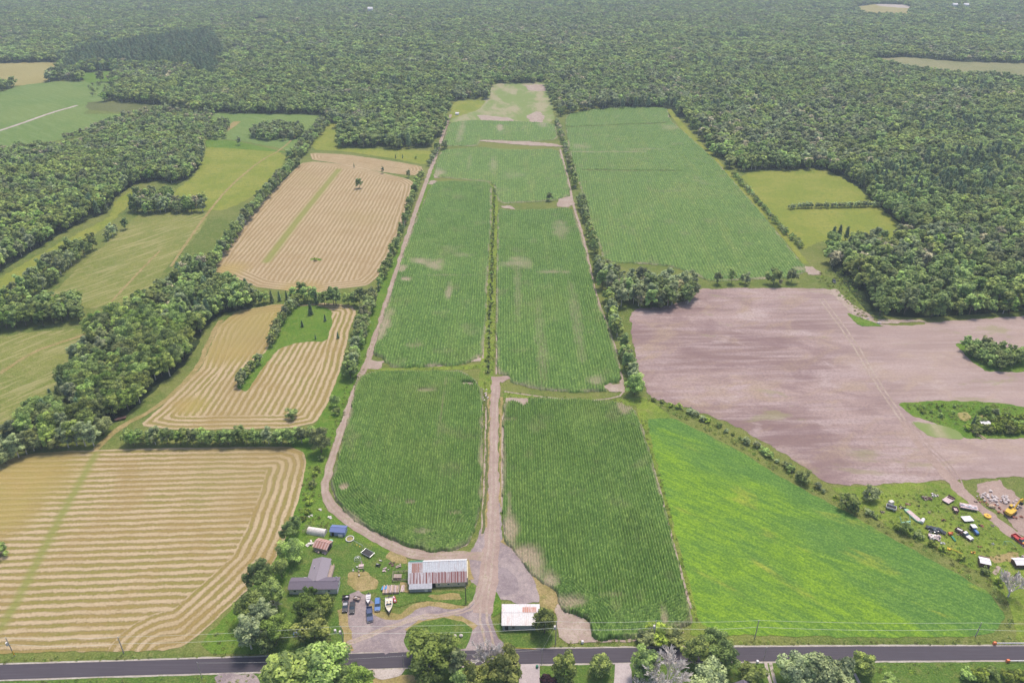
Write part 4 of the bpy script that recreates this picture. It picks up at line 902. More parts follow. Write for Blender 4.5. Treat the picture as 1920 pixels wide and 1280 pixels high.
for nme, arr in (('kindno', [keys.index(r[2]) for r in rest]), ('size', [r[3] for r in rest]), ('tall', [r[3] / ((1.1 if r[5] == 'forest' else 1.0) if r[1] < 700 else 1.3 if r[1] < 1300 else 1.7) for r in rest]), ('turn', list(rng.rand(len(rest)) * 6.28))):
    a = me.attributes.new(nme, 'FLOAT', 'POINT'); a.data.foreach_set('value', np.array(arr, np.float32))
print('near trees', cnt, 'rest', len(rest))
def scatter(name, me, protos, label, cat):
    ng = bpy.data.node_groups.new(name, 'GeometryNodeTree')
    ng.interface.new_socket('Geometry', in_out='INPUT', socket_type='NodeSocketGeometry'); ng.interface.new_socket('Geometry', in_out='OUTPUT', socket_type='NodeSocketGeometry')
    n = ng.nodes; L = ng.links.new; gi = n.new('NodeGroupInput'); go = n.new('NodeGroupOutput'); J = n.new('GeometryNodeJoinGeometry')
    def na(k):
        q = n.new('GeometryNodeInputNamedAttribute'); q.data_type = 'FLOAT'; q.inputs[0].default_value = k; return q.outputs[0]
    kn, sz, tn = na('kindno'), na('size'), na('turn'); cx = n.new('ShaderNodeCombineXYZ'); L(tn, cx.inputs[2])
    sv = n.new('ShaderNodeCombineXYZ'); L(sz, sv.inputs[0]); L(sz, sv.inputs[1]); L(na('tall'), sv.inputs[2])
    for i, obs in enumerate(protos):
        jj = n.new('GeometryNodeJoinGeometry')
        for ob in obs:
            oi = n.new('GeometryNodeObjectInfo'); oi.transform_space = 'ORIGINAL'; oi.inputs[0].default_value = ob; L(oi.outputs['Geometry'], jj.inputs[0])
        gti = n.new('GeometryNodeGeometryToInstance'); L(jj.outputs[0], gti.inputs[0])
        cmp_ = n.new('FunctionNodeCompare'); cmp_.data_type = 'FLOAT'; cmp_.operation = 'EQUAL'; L(kn, cmp_.inputs[0]); cmp_.inputs[1].default_value = i; cmp_.inputs[12].default_value = .1
        ip = n.new('GeometryNodeInstanceOnPoints'); L(gi.outputs[0], ip.inputs['Points']); L(cmp_.outputs[0], ip.inputs['Selection'])
        L(gti.outputs[0], ip.inputs['Instance']); L(cx.outputs[0], ip.inputs['Rotation']); L(sv.outputs[0], ip.inputs['Scale']); L(ip.outputs[0], J.inputs[0])
    L(J.outputs[0], go.inputs[0])
    o = bpy.data.objects.new(name, me); COL.objects.link(o); md = o.modifiers.new('scatter', 'NODES'); md.node_group = ng
    return tag(o, label, cat, kind='stuff')
protos = []
for k in keys:
    c = bpy.data.objects.new('crown', VAR[k][1] or VAR[k][0]); t = bpy.data.objects.new('trunk', VAR[k][2]); protos.append([c, t])
scatter('forest', me, protos, 'dense mixed forest reaching from the fields to the horizon', 'forest')

# tall weeds and rough grass along verges and ditches
def weed_mesh(seed, mat, n=46, r=.9, h=.8, leaf=.2):
    g_ = np.random.RandomState(seed); a = g_.rand(n) * 6.28; q = r * g_.rand(n) ** .5
    C = np.stack([q * np.cos(a), q * np.sin(a), h * (1 - (q / r) ** 2 * .8) * g_.rand(n) ** .5], 1)
    return quads_mesh('weeds', C, np.stack([np.cos(a), np.sin(a), np.full(n, .8)], 1) + .5 * g_.randn(n, 3), leaf, g_.rand(n), mat, .6, g_)
WV = [weed_mesh(1, 'weed_leaf'), weed_mesh(2, 'leaf_light', h=1.1), weed_mesh(3, 'leaf_olive', h=.7), weed_mesh(4, 'leaf_bright')]
WA = [([(-20,1236),(240,1229),(500,1222),(640,1218),(640,1224),(240,1237),(-20,1244)], 1.6, .5), ([(1050,1203),(1300,1198),(1600,1197),(1900,1199),(1920,1207),(1600,1208),(1300,1210),(1050,1212)], 1.7, .55),
      ([(1210,748),(1262,760),(1330,790),(1400,825),(1470,868),(1550,918),(1660,970),(1780,1030),(1850,1072),(1895,1130),(1900,1200),(1885,1195),(1884,1150),(1858,1108),(1780,1064),(1680,1010),(1590,958),(1520,920),(1460,889),(1400,849),(1330,813),(1262,779)], 2.2, .8),
      ([(908,735),(912,600),(921,400),(922,345),(930,345),(929,500),(928,690),(918,735)], 1.7, .6), ([(684,697),(905,692),(908,684),(735,695),(690,692)], 1.6, .55), ([(944,745),(1000,747),(1100,756),(1190,758),(1210,750),(1100,745),(1000,739),(944,733)], 1.8, .6),
      ([(905,1010),(905,900),(906,735),(912,735),(912,900),(908,1010)], 1.3, .45), ([(1198,765),(1213,790),(1232,870),(1262,980),(1290,1090),(1310,1165),(1296,1165),(1278,1085),(1230,890),(1202,790)], 1.6, .6),
      ([(575,870),(600,870),(600,930),(608,960),(640,985),(600,1000),(560,985),(560,950)], 1.9, .7), ([(600,855),(640,790),(684,690),(700,640),(660,700),(620,780),(590,840)], 2.4, .7), ([(380,1200),(440,1150),(470,1110),(470,1190),(440,1226),(370,1226)], 2.4, .6),
      ([(1640,930),(1760,915),(1790,940),(1850,985),(1990,1100),(1900,1110),(1800,1050),(1700,1000)], 2.1, .55), ([(1690,758),(1830,755),(1920,765),(1985,800),(1900,818),(1815,820),(1800,800),(1750,795)], 2.2, .8),
      ([(1195,1246),(1320,1245),(1600,1243),(1920,1242),(1940,1262),(1620,1260),(1200,1262)], 2.4, .55), ([(-20,1279),(480,1265),(640,1260),(640,1275),(-20,1300)], 2.0, .5), ([(1555,508),(1600,515),(1625,592),(1680,600),(1625,606),(1590,575),(1560,540),(1510,520)], 2.6, 1.0),
      ([(570,985),(600,985),(640,985),(630,1000),(575,1010)], 1.6, .6)]
wx, wy, wsc = [], [], []
for poly, sp, s_ in WA:
    xs, ys = fill(UV(poly), sp, rng); k = rng.rand(len(xs)) < .75; wx += list(xs[k]); wy += list(ys[k]); wsc += list(s_ * (.7 + .8 * rng.rand(k.sum())))
me = bpy.data.meshes.new('tall_weeds'); pts = np.array([wx, wy, np.full(len(wx), .12)], np.float32).T.copy(); me.vertices.add(len(pts)); me.vertices.foreach_set('co', pts.ravel())
for nme, arr in (('kindno', rng.randint(0, 4, len(wx))), ('size', wsc), ('tall', wsc), ('turn', rng.rand(len(wx)) * 6.28)):
    a = me.attributes.new(nme, 'FLOAT', 'POINT'); a.data.foreach_set('value', np.array(arr, np.float32))
print('weeds', len(wx))
scatter('tall_weeds', me, [[bpy.data.objects.new('weeds', w)] for w in WV], 'tall weeds and rough grass along ditches, verges and field edges', 'weeds')

# ---------------------------------------------------------------- materials of built things
def pm(name, c, **k): M[name] = plain(name, c, **k)
pm('white_paint', (.72, .68, .7), var=.08); pm('cream_paint', (.62, .55, .42), var=.12); pm('grey_wall', (.6, .57, .6), var=.1); pm('tin_grey', (.36, .36, .4), var=.15, rough=.45)
pm('dark', (.03, .028, .03), var=.3); pm('glass', (.06, .08, .1), rough=.15, spec=.6, var=.1); pm('rubber', (.02, .02, .02), rough=.9); pm('chrome', (.5, .5, .52), rough=.3, metal=.6)
pm('blue_paint', (.07, .17, .42), rough=.35, spec=.5, var=.08); pm('navy_paint', (.05, .07, .16), rough=.35, spec=.5, var=.1); pm('black_paint', (.025, .025, .032), rough=.3, spec=.5); pm('silver_paint', (.36, .35, .36), rough=.35, spec=.5, var=.06)
pm('red_paint', (.45, .05, .05), rough=.5); pm('orange_paint', (.62, .16, .05), rough=.6); pm('yellow_paint', (.68, .42, .05), rough=.55, var=.12); pm('green_paint', (.04, .2, .12), rough=.5); pm('pale_green', (.3, .5, .36), rough=.7)
pm('weathered_wood', (.36, .28, .24), rough=.95, var=.3, scale=4); pm('fresh_wood', (.52, .38, .27), rough=.95, var=.25, scale=3); pm('stone', (.45, .37, .27), rough=.95, var=.35, scale=2.5); pm('rusty', (.33, .13, .09), rough=.9, var=.35)
pm('tarp_white', (.66, .6, .56), rough=.7, var=.12); pm('tarp_blue', (.08, .27, .55), rough=.6); pm('primer', (.5, .42, .42), rough=.6, var=.15); pm('brown_paint', (.13, .07, .06), rough=.6); pm('rock', (.6, .52, .5), rough=.95, var=.15)
pm('wire', (.5, .52, .46), rough=.6, var=.05); pm('pole_wood', (.42, .37, .34), rough=.95, var=.15); pm('dark_pole', (.07, .06, .06), rough=.9); pm('blue_tin', (.26, .31, .52), rough=.5, var=.18); pm('hi_vis', (.75, .2, .08), rough=.6); pm('pink_board', (.55, .42, .42), rough=.9, var=.25, scale=3)
def shingle(name, c):
    m = NT(name, .9, .1); v = m.obj(); n = m.noise(3, 4, .7, v); n2 = m.noise(1, 2, .5, m.map(v, (1, 6, 6)))
    x = m.mix(n, jit(c, .8), jit(c, 1.15)); M[name] = m.col(m.mix(m.step(n2, .4, .7, 0, .25), x, jit(c, .7)))
shingle('shingle_dark', (.17, .145, .18)); shingle('shingle_light', (.27, .235, .265)); shingle('shingle_blue', (.16, .2, .38))
def tinroof(name, base, rust, yspl, patch=None, lower=True, amt=.9):
    """sheet metal with standing seams, rusting where y is under yspl (the lower half of the slope) and in one patch"""
    m = NT(name, .5, .35); X = m.xyz(m.obj()); v = m.obj()
    seam = m.math('PINGPONG', X[0], .36); sm = m.step(seam, .02, .08)
    st = m.noise(1, 3, .6, m.map(v, (1.5, .1, .1))); fine = m.noise(2.5, 4, .7, v)
    low = m.math('LESS_THAN', X[1], m.math('ADD', yspl, m.math('MULTIPLY', m.math('SUBTRACT', st, .5), .5)))
    rib = m.step(m.math('SUBTRACT', m.math('PINGPONG', X[0], .55), m.step(X[0], 8.4, 8.8, .14, .02)), .02, .1)
    low_ = m.math('MULTIPLY', low, rib); rr = m.math('MULTIPLY', low_, m.step(m.math('ADD', st, m.math('MULTIPLY', X[0], .006)), .36, .5))
    x = m.mix(m.step(fine, .35, .7), base, jit(base, .72)); dr = m.noise(1, 4, .7, m.map(v, (1.1, .22, .2))); x = m.mix(m.step(dr, .52, .68, 0, .5), x, (.5, .3, .26))
    x = m.mix(m.math('MULTIPLY', low, .35), x, (.62, .42, .42))
    x = m.mix(m.math('MULTIPLY', rr, amt), x, m.mix(fine, rust, jit(rust, .6)))
    if patch:
        x0, x1, y0, y1 = patch
        k = m.math('MULTIPLY', m.math('MULTIPLY', m.math('GREATER_THAN', X[0], x0), m.math('LESS_THAN', X[0], x1)), m.math('MULTIPLY', m.math('GREATER_THAN', X[1], y0), m.math('LESS_THAN', X[1], y1)))
        x = m.mix(m.math('MULTIPLY', k, m.step(m.math('ADD', st, m.math('MULTIPLY', fine, .5)), .5, .8, .2, .95)), x, (.42, .17, .11))
    x = m.mix(m.math('SUBTRACT', 1.0, sm), x, jit(base, .72)); M[name] = m.col(x)
tinroof('barn_tin', (.78, .77, .79), (.33, .095, .075), 2.45, (1.0, 4.7, 2.5, 4.9))
tinroof('shed_tin', (.7, .66, .66), (.42, .17, .12), -9, (6.5, 11.2, 4.2, 6.9), amt=.9)
tinroof('old_tin', (.52, .34, .28), (.36, .13, .09), 9, None)
def frame(name, a, b, z, label, cat, h=0.0):
    """an Empty whose x axis runs from photo pixel a to b; returns it and the length"""
    A = U(*a, z + h); B = U(*b, z + h); d = B - A
    return empty(name, (A.x, A.y, z), math.atan2(d.y, d.x), label, cat), d.length
def gable(root, L, D, eave, ridge, wallm, roofm, over=.35, x0=0, y0=0, ridge_x=True, th=.12):
    w = MB(); m_ = D / 2 if ridge_x else L / 2
    if ridge_x: w.prism([(y0, 0), (y0 + D, 0), (y0 + D, eave), (y0 + D / 2, ridge - .05), (y0, eave)], 'x', x0, x0 + L)
    else: w.prism([(x0, 0), (x0 + L, 0), (x0 + L, eave), (x0 + L / 2, ridge - .05), (x0, eave)], 'y', y0, y0 + D)
    wo = w.build('wall', wallm, root); sl = (ridge - eave) / m_
    r = MB(); o = over; e = eave - o * sl + .08; t = ridge + .08
    if ridge_x:
        X0, X1, Y0, Ym, Y1 = x0 - o, x0 + L + o, y0 - o, y0 + D / 2, y0 + D + o
        r.slab([(X0, Y0, e), (X1, Y0, e), (X1, Ym, t), (X0, Ym, t)], th); r.slab([(X0, Ym + .004, t), (X1, Ym + .004, t), (X1, Y1, e), (X0, Y1, e)], th)
        r.tube((X0, Ym, t + .02), (X1, Ym, t + .02), .07, n=5)
    else:
        Y0, Y1, X0, Xm, X1 = y0 - o, y0 + D + o, x0 - o, x0 + L / 2, x0 + L + o
        r.slab([(X0, Y0, e), (Xm, Y0, t), (Xm, Y1, t), (X0, Y1, e)], th); r.slab([(Xm + .004, Y0, t), (X1, Y0, e), (X1, Y1, e), (Xm + .004, Y1, t)], th)
        r.tube((Xm, Y0, t + .02), (Xm, Y1, t + .02), .07, n=5)
    return wo, r.build('roof', roofm, root)
def window(root, x, y, z, w, h, side='front', fm='white_paint', name='window'):
    f = MB(); g_ = MB()
    if side == 'front': f.box((x, y - .04, z), (w, .08, h)); g_.box((x, y - .085, z), (w * .72, .03, h * .72))
    else: f.box((x + .04, y, z), (.08, w, h)); g_.box((x + .085, y, z), (.03, w * .72, h * .72))
    o = f.build(name, fm, root); g_.build('pane', 'glass', o); return o
def door(root, x, y, z0, w, h, side='front', mat='white_paint'):
    f = MB(); k = MB()
    if side == 'front': f.box((x, y - .04, z0 + h / 2), (w, .08, h)); k.box((x + w * .38, y - .1, z0 + h / 2), (.08, .05, .08))
    else: f.box((x + .04, y, z0 + h / 2), (.08, w, h)); k.box((x + .1, y + w * .38, z0 + h / 2), (.05, .08, .08))
    o = f.build('door', mat, root); k.build('handle', 'chrome', o); return o

# ---- barn
barn, BL = frame('barn', (766.5, 1092.5), (874, 1088.5), .22, 'long old barn with half white, half rust-red tin roof beside the central driveway', 'barn', 2.3)
gable(barn, BL, 10.3, 2.4, 6.9, 'stone', 'barn_tin', .3)
MB().slab([(-.32, 5.2, 6.99), (4.6, 5.2, 6.99), (4.6, 10.62, 2.25), (-.32, 10.62, 2.25)], .05).build('green_roof_panel', 'green_paint', barn)
MB().box((13.4, -.05, 1.9), (BL * .6, .1, 1.0)).box((13.4, -.045, .7), (BL * .6, .08, 1.3)).build('siding', 'cream_paint', barn)
MB().box((8.6, -.12, 1.15), (1.3, .12, 2.0)).build('doorway', 'dark', barn)
for x in (10.4, 13.7, 17.2): window(barn, x, -.1, 1.35, .95, .8)
lt = MB().prism([(-1.9, 0), (-.02, 0), (-.02, 2.25), (-1.9, 1.7)], 'x', .3, 7.9).build('lean_to', 'tin_grey', barn)
MB().slab([(.1, -2.2, 1.72), (8.1, -2.2, 1.72), (8.1, -.35, 2.34), (.1, -.35, 2.34)], .08).build('roof', 'tin_grey', lt)
MB().box((6.0, -1.97, .8), (1.1, .1, 1.5)).build('door', 'white_paint', lt)
MB().box((BL + .35, 4.8, 1.6), (.5, 8, 3.0)).build('side_boards', 'cream_paint', barn)
# ---- right shed
shed, SL = frame('shed', (942, 1170.6), (1011.6, 1170.6), .22, 'low white-roofed shed with one rust patch beside the road and yellow-green tree', 'shed', 2.5)
gable(shed, SL, 8.2, 2.6, 3.5, 'tin_grey', 'shed_tin', .3)
MB().box((1.4, -.06, 1.1), (1.0, .12, 2.0)).build('doorway', 'dark', shed); MB().box((10.2, -.06, 2.2), (1.8, .12, .6)).build('opening', 'dark', shed)
window(shed, 3.6, -.06, 1.5, 1.0, .9, fm='weathered_wood')
an = MB().prism([(.5, 0), (5, 0), (5, 2.2), (.5, 2.2)], 'x', SL + .02, SL + 2.2).build('annex', 'tin_grey', shed)
MB().slab([(SL, .2, 2.3), (SL + 2.4, .2, 2.2), (SL + 2.4, 5.2, 2.3), (SL, 5.2, 2.4)], .08).build('roof', 'white_paint', an)
# ---- house
house, HL = frame('house', (541, 1103), (631.5, 1102), .22, 'grey-roofed single-storey house with a long rear wing behind yard trees', 'house', 2.6)
gable(house, HL, 4.9, 2.6, 3.4, 'grey_wall', 'shingle_dark', .3)
wing = empty('x', (0, 0, 0)); bpy.data.objects.remove(wing)
ww, wr = gable(house, 6.1, 10.5, 2.55, 3.5, 'grey_wall', 'shingle_light', .3, x0=5.6, y0=3.0, ridge_x=False)
wr.name = 'wing_roof'; ww.name = 'wing_wall'
MB().box((12.4, 9.0, .5), (1.6, 6.5, .9)).build('porch_deck', 'weathered_wood', house)
pr = MB(); [pr.tube((13.1, y, .9), (13.1, y, 1.9), .05) for y in (5.8, 7.8, 9.8, 12.1)]; pr.box((13.1, 8.95, 1.9), (.1, 6.4, .08)); pr.build('porch_railing', 'fresh_wood', house)
cv = MB().tube((7.0, 9.0, 3.0), (7.0, 9.0, 4.0), .14); cv.build('chimney_pipe', 'white_paint', house)
for x in (2.0, 9.3, 13.8): window(house, x, 0, 1.55, 1.2, 1.0)
door(house, 11.7, 0, .15, .95, 2.0); window(house, HL, 2.4, 1.6, 1.0, 1.0, 'side')
MB().box((4.0, 6.0, .6), (.9, 1.3, 1.1)).build('air_conditioner', 'white_paint', house)
di = MB().tube((HL - .6, 3.4, 2.9), (HL - .6, 3.4, 4.4), .04).ball((HL - .6, 3.3, 4.4), .42, 10, 5, (1, .35, 1)); di.build('satellite_dish', 'white_paint', house)
# ---- small sheds
bs, l = frame('shed', (618.5, 995.5), (645.5, 997.5), .22, 'small blue shed beside the curving lane', 'shed', 2.0)
gable(bs, l, 3.4, 2.1, 2.7, 'blue_tin', 'shingle_blue', .25); door(bs, 1.0, 0, 0, .9, 1.8, mat='dark'); MB().box((4.0, -.3, .6), (1.6, .5, 1.1)).build('bin', 'white_paint', bs)
rs, l = frame('shed', (587, 1023), (612, 1029), .22, 'small shed with rusty brown tin roof and open right side', 'shed', 2.0)
gable(rs, l, 4.2, 2.0, 2.9, 'weathered_wood', 'old_tin', .3); MB().box((l + .06, 2, .95), (.1, 2.4, 1.7)).build('opening', 'dark', rs)
jr = random.Random(5)
for i in range(5):
    a = MB()
    for _ in range(3): a.box((jr.uniform(-.5, .5), jr.uniform(-.4, .4), jr.uniform(.1, .4)), (jr.uniform(.4, 1.2), jr.uniform(.3, .9), jr.uniform(.1, .5)), jr.random() * 3, 1, jr.uniform(-.3, .3))
    px, py = [(580, 1021), (584, 1017), (597, 1034), (607, 1038), (619, 1014)][i]; p = U(px, py, .22)
    tag(a.build('scrap_heap', ['tarp_white', 'tarp_white', 'weathered_wood', 'pink_board', 'pale_green'][i]), ['crumpled white tarp left of the rusty shed', 'second white tarp against the corner of the rusty shed', 'wooden clutter in front of the rusty shed', 'pinkish boards at the front right of the rusty shed', 'pale green junk right of the rusty shed'][i], 'scrap')
    a_ = COL.objects[-1]; a_.location = p; a_.scale = (1.3, 1.3, 1.2)
hs, l = frame('tunnel_shed', (575, 1001), (608, 1006), .22, 'white tarpaulin tunnel shed with an open wooden frame at its left end', 'shed', 0)
arc = [(1.6 * math.cos(t) + 1.6, 2.1 * math.sin(t)) for t in [math.pi * i / 10 for i in range(11)]]
tb = MB().prism(arc, 'x', 0.0, l); tb.build('cover', 'tarp_white', hs)
fb = MB(); [fb.tube((-x, y, 0), (-x, y, 1.8), .06) for x in (.6, 1.6) for y in (.2, 3.0)]; [fb.tube((0, y, z), (-1.7, y, z), .06) for y in (.2, 1.6, 3.0) for z in (1.0, 1.8)]; fb.build('frame', 'weathered_wood', hs)
whs, l = frame('shed', (1838, 803), (1848, 803), .22, 'tiny white-roofed hut on stilts on the bushy island', 'shed', 0)
gable(whs, 4.2, 2.6, 2.6, 2.9, 'tin_grey', 'white_paint', .2)
st = empty('plank_path', U(1822, 808, .2), 0, 'two pale planks lying in front of the tiny hut on the bushy island', 'planks')
for k in (0, 1.2): MB().slab([(-1.8 + k, 4, .3), (-1.3 + k, 4, .3), (2.3 + k, -6, .3), (1.8 + k, -6, .3)][::-1], .08).build('plank', 'fresh_wood', st)

# ---------------------------------------------------------------- vehicles (x forward, wheels on z = 0)
def wheels(root, xs, w, r=.33, tw=.22):
    for x in xs:
        for s in (-1, 1):
            y = s * (w / 2 - tw / 2 + .03); t = MB().tube((x, y - tw / 2, r), (x, y + tw / 2, r), r, n=12).build('wheel', 'rubber', root)
            MB().tube((x, y + s * tw * .5, r), (x, y + s * (tw * .5 + .02), r), r * .6, n=10).build('rim', 'chrome', t)
def place(root, px, py, px2, py2, z=.3):
    """centre on pixel 1, nose towards pixel 2"""
    a = U(px, py, z + .7); b = U(px2, py2, z + .7); root.location = (a.x, a.y, z); root.rotation_euler = (0, 0, math.atan2(b.y - a.y, b.x - a.x)); return root
def car(kind, paint, L, W_, H, label, cat, name='parked_car', roofmat=None):
    o = empty(name, (0, 0, 0), 0, label, cat); h = L / 2; hb = H * .56; roofmat = roofmat or paint
    if kind == 'sedan': side = [(-h, .3), (-h, hb), (-h * .72, hb + .06), (h * .45, hb + .02), (h * .96, hb - .18), (h, .32)]; cab = (-h * .68, -h * .36, h * .12, h * .44)
    elif kind == 'suv': side = [(-h, .35), (-h, hb), (h * .42, hb), (h * .97, hb - .12), (h, .36)]; cab = (-h * .97, -h * .86, h * .18, h * .44)
    elif kind == 'van': side = [(-h, .35), (-h, hb), (h * .55, hb), (h * .97, hb - .12), (h, .36)]; cab = (-h * .98, -h * .9, h * .35, h * .62)
    else: side = [(-h, .45), (-h, .62), (-h * .12, .62), (-h * .12, hb), (h * .44, hb), (h * .97, hb - .08), (h, .45)]; cab = (-h * .1, -h * .06, h * .22, h * .42)
    MB().prism(side, 'y', -W_ / 2, W_ / 2).build('body', paint, o)
    a, b, c, d = cab; k = W_ / 2
    g_ = MB(); vs = [(a, -k * .94, hb), (d, -k * .94, hb), (d, k * .94, hb), (a, k * .94, hb), (b, -k * .78, H - .04), (c, -k * .78, H - .04), (c, k * .78, H - .04), (b, k * .78, H - .04)]
    g_.poly(vs, [(3, 2, 1, 0), (4, 5, 6, 7), (0, 1, 5, 4), (1, 2, 6, 5), (2, 3, 7, 6), (3, 0, 4, 7)]); g_.build('windows', 'glass', o)
    MB().box(((b + c) / 2, 0, H), (c - b, W_ * .79, .07)).build('roof', roofmat, o)
    if kind == 'pickup':
        bed = MB(); bed.box((-h * .56, -k + .05, .9), (h * .86, .1, .56)).box((-h * .56, k - .05, .9), (h * .86, .1, .56)).box((-h + .05, 0, .9), (.1, W_ - .2, .56)); bed.build('bed_walls', paint, o)
    for s in (-1, 1):
        MB().box((h + .01, s * k * .72, .68), (.06, .34, .16)).build('headlight', 'white_paint', o); MB().box((-h - .01, s * k * .82, .78), (.06, .2, .2)).build('tail_light', 'red_paint', o)
    MB().box((h + .05, 0, .42), (.14, W_ * .96, .2)).build('bumper', 'dark' if kind == 'sedan' else 'chrome', o)
    wheels(o, (-h * .62, h * .62), W_, .34 if kind != 'pickup' else .4)
    return o
place(car('sedan', 'black_paint', 4.5, 1.8, 1.42, 'parked sedan with pale roof, first from the house on the gravel', 'car', roofmat='silver_paint'), 647.2, 1135, 645.5, 1150)
place(car('sedan', 'black_paint', 4.7, 1.82, 1.42, 'dark parked sedan, second from the house on the gravel', 'car'), 660.3, 1137, 659, 1152)
place(car('pickup', 'navy_paint', 5.9, 2.0, 1.85, 'dark blue pickup truck parked below the small boat', 'pickup truck', 'pickup_truck'), 693, 1150, 694.5, 1170)
place(car('suv', 'blue_paint', 5.0, 1.9, 1.6, 'bright blue station wagon parked on the grass between two boats', 'car'), 707.8, 1132, 707.2, 1150)
def trailer(px, py, px2, py2, L, W_, label, mat='dark', z=.3):
    o = empty('boat_trailer', (0, 0, 0), 0, label, 'trailer'); h = L / 2
    f = MB(); [f.tube((-h, s * W_ * .35, .45), (h * .6, s * W_ * .3, .45), .06) for s in (-1, 1)]; [f.tube((h * .6, s * W_ * .3, .45), (h + .9, 0, .45), .06) for s in (-1, 1)]; f.tube((-h * .3, -W_ / 2, .4), (-h * .3, W_ / 2, .4), .05)
    f.tube((h + .9, 0, .45), (h + 1.1, 0, .1), .05); f.build('frame', mat, o); wheels(o, (-h * .3,), W_, .3); return place(o, px, py, px2, py2, z)
def boat(px, py, px2, py2, L, W_, label, z=.8, seats=2, mat='white_paint'):
    o = empty('boat', (0, 0, 0), 0, label, 'boat'); h = L / 2; secs = []
    for t in (0, .25, .5, .7, .85, .95, 1.0):
        w = W_ / 2 * (1 if t < .4 else max(.02, (1 - ((t - .4) / .6) ** 2.2))); x = -h + L * t; z1 = .75 + .25 * t * t
        secs.append([(x, -w, z1), (x - .05, -w * .75, .15), (x - .1 * t, 0, 0 + .25 * t ** 4), (x - .05, w * .75, .15), (x, w, z1)])
    b = MB(); vs = [p for s in secs for p in s]; fs = [(i * 5 + j, i * 5 + j + 1, i * 5 + j + 6, i * 5 + j + 5) for i in range(6) for j in range(4)] + [(0, 1, 2, 3, 4)]
    b.poly(vs, fs); b.build('hull', mat, o)
    dk = MB(); n = len(secs); top = [(s[0][0], s[0][1] * .93, s[0][2] - .04) for s in secs]; bot = [(s[4][0], s[4][1] * .93, s[4][2] - .04) for s in secs]
    for i in range(3, n - 1): dk.poly([top[i], top[i + 1], bot[i + 1], bot[i]], [(0, 1, 2, 3)])
    dk.poly([(top[0][0], top[0][1], .4), (top[3][0], top[3][1], .4), (bot[3][0], bot[3][1], .4), (bot[0][0], bot[0][1], .4)], [(0, 1, 2, 3)]); dk.build('deck', 'cream_paint' if L > 5.5 else mat, o)
    rm = MB()
    for i in range(n - 1):
        for q in (0, 4): rm.tube(secs[i][q], secs[i + 1][q], .05, n=4)
    rm.build('gunwale', mat, o)
    for i in range(seats):
        for s in ((-1, 1) if W_ > 2 else (0,)): MB().box((-h * .1 - i * L * .22, s * W_ * .22, .62), (.5, .5 if s else W_ * .8, .42)).build('seat', 'dark' if (W_ > 2 and i == 0) else 'white_paint', o)
    if W_ > 2: MB().slab([(h * .2, W_ * .38, .98), (h * .2, -W_ * .38, .98), (h * .04, -W_ * .34, 1.35), (h * .04, W_ * .34, 1.35)], .03).build('windshield', 'glass', o)
    MB().box((-h - .25, 0, .7), (.45, .38, .7)).build('outboard_motor', 'dark', o)
    return place(o, px, py, px2, py2, z)
trailer(690.3, 1122, 689.6, 1136, 3.8, 1.7, 'light trailer under the small white boat')
boat(690.3, 1121, 689.6, 1136, 4.0, 1.6, 'small white boat on a trailer behind the dark pickup', z=.82)
trailer(729.2, 1134, 729.2, 1150, 6.0, 2.3, 'long trailer under the big white motorboat')
boat(729.2, 1132, 729.2, 1150, 6.3, 2.5, 'big white motorboat with two dark seats below the log pile', z=.85)
def jetski(px, py, px2, py2, label):
    o = empty('jet_ski', (0, 0, 0), 0, label, 'jet ski'); MB().prism([(-1.3, .2), (-1.3, .6), (-.2, .7), (.6, .85), (1.3, .5), (1.4, .3)], 'y', -.5, .5).build('hull', 'red_paint', o)
    MB().box((-.5, 0, .85), (1.2, .35, .3), 0, .8).build('seat', 'white_paint', o); MB().tube((.25, -.35, 1.15), (.25, .35, 1.15), .04).build('handlebar', 'dark', o); MB().box((.85, 0, .75), (.8, .6, .25), 0, .7).build('hood', 'white_paint', o); return place(o, px, py, px2, py2, .35)
jetski(739.2, 1121, 742, 1128, 'red and white jet ski beside the big motorboat')
def cart(px, py, label, mat, L=2.4, W_=1.4, yaw=(1, 0), load=None, z=.3):
    o = empty('utility_cart', (0, 0, 0), 0, label, 'cart'); b = MB().box((0, 0, .55), (L, W_, .08))
    for s in (-1, 1): b.box((0, s * (W_ / 2 - .03), .8), (L, .06, .45)).box((s * (L / 2 - .03), 0, .8), (.06, W_ - .12, .45))
    b.tube((L / 2, 0, .5), (L / 2 + .9, 0, .4), .05); b.build('tray', mat, o); wheels(o, (0,), W_ + .25, .28, .16)
    if load: MB().ball((-.3, .1, .85), .45, 8, 5, (1.2, .8, .6), .3).build('load', load, o)
    return place(o, px, py, px + yaw[0] * 10, py + yaw[1] * 10, z)
cart(648.5, 1118, 'dark utility cart with a white bucket above the first sedan', 'dark', load='white_paint', yaw=(-1, .1)); cart(669, 1120, 'grey utility cart above the second sedan', 'weathered_wood', load='rock', yaw=(1, .2))

# ---------------------------------------------------------------- farmyard things
o = empty('woodpile', U(733, 1106, .22), R(4), 'broad stack of cut logs left of the barn', 'woodpile')
for j in range(11):
    b = MB()
    for k in range(3): b.tube((-2.6 + j * .52 + k * .05, -1.7 + .1 * jr.random(), .25 + .42 * (k % 2) + .05 * k), (-2.5 + j * .52 + jr.uniform(-.1, .1), 1.7 + jr.uniform(-.3, .3), .3 + .4 * (k % 2)), .24, n=7)
    b.build('log', ['fresh_wood', 'weathered_wood', 'pink_board'][j % 3], o)
tag(MB().slab([(-1, -.9, .5), (1, -.7, .9), (.9, .8, .8), (-.8, .9, .3)], .06).build('tarpaulin', 'tarp_blue'), 'blue tarpaulin on the left end of the log stack', 'tarpaulin'); COL.objects[-1].location = U(720.5, 1103, .4)
o = empty('lumber_stack', U(755, 1103, .22), R(0), 'small stack of boards between the log pile and the barn', 'lumber')
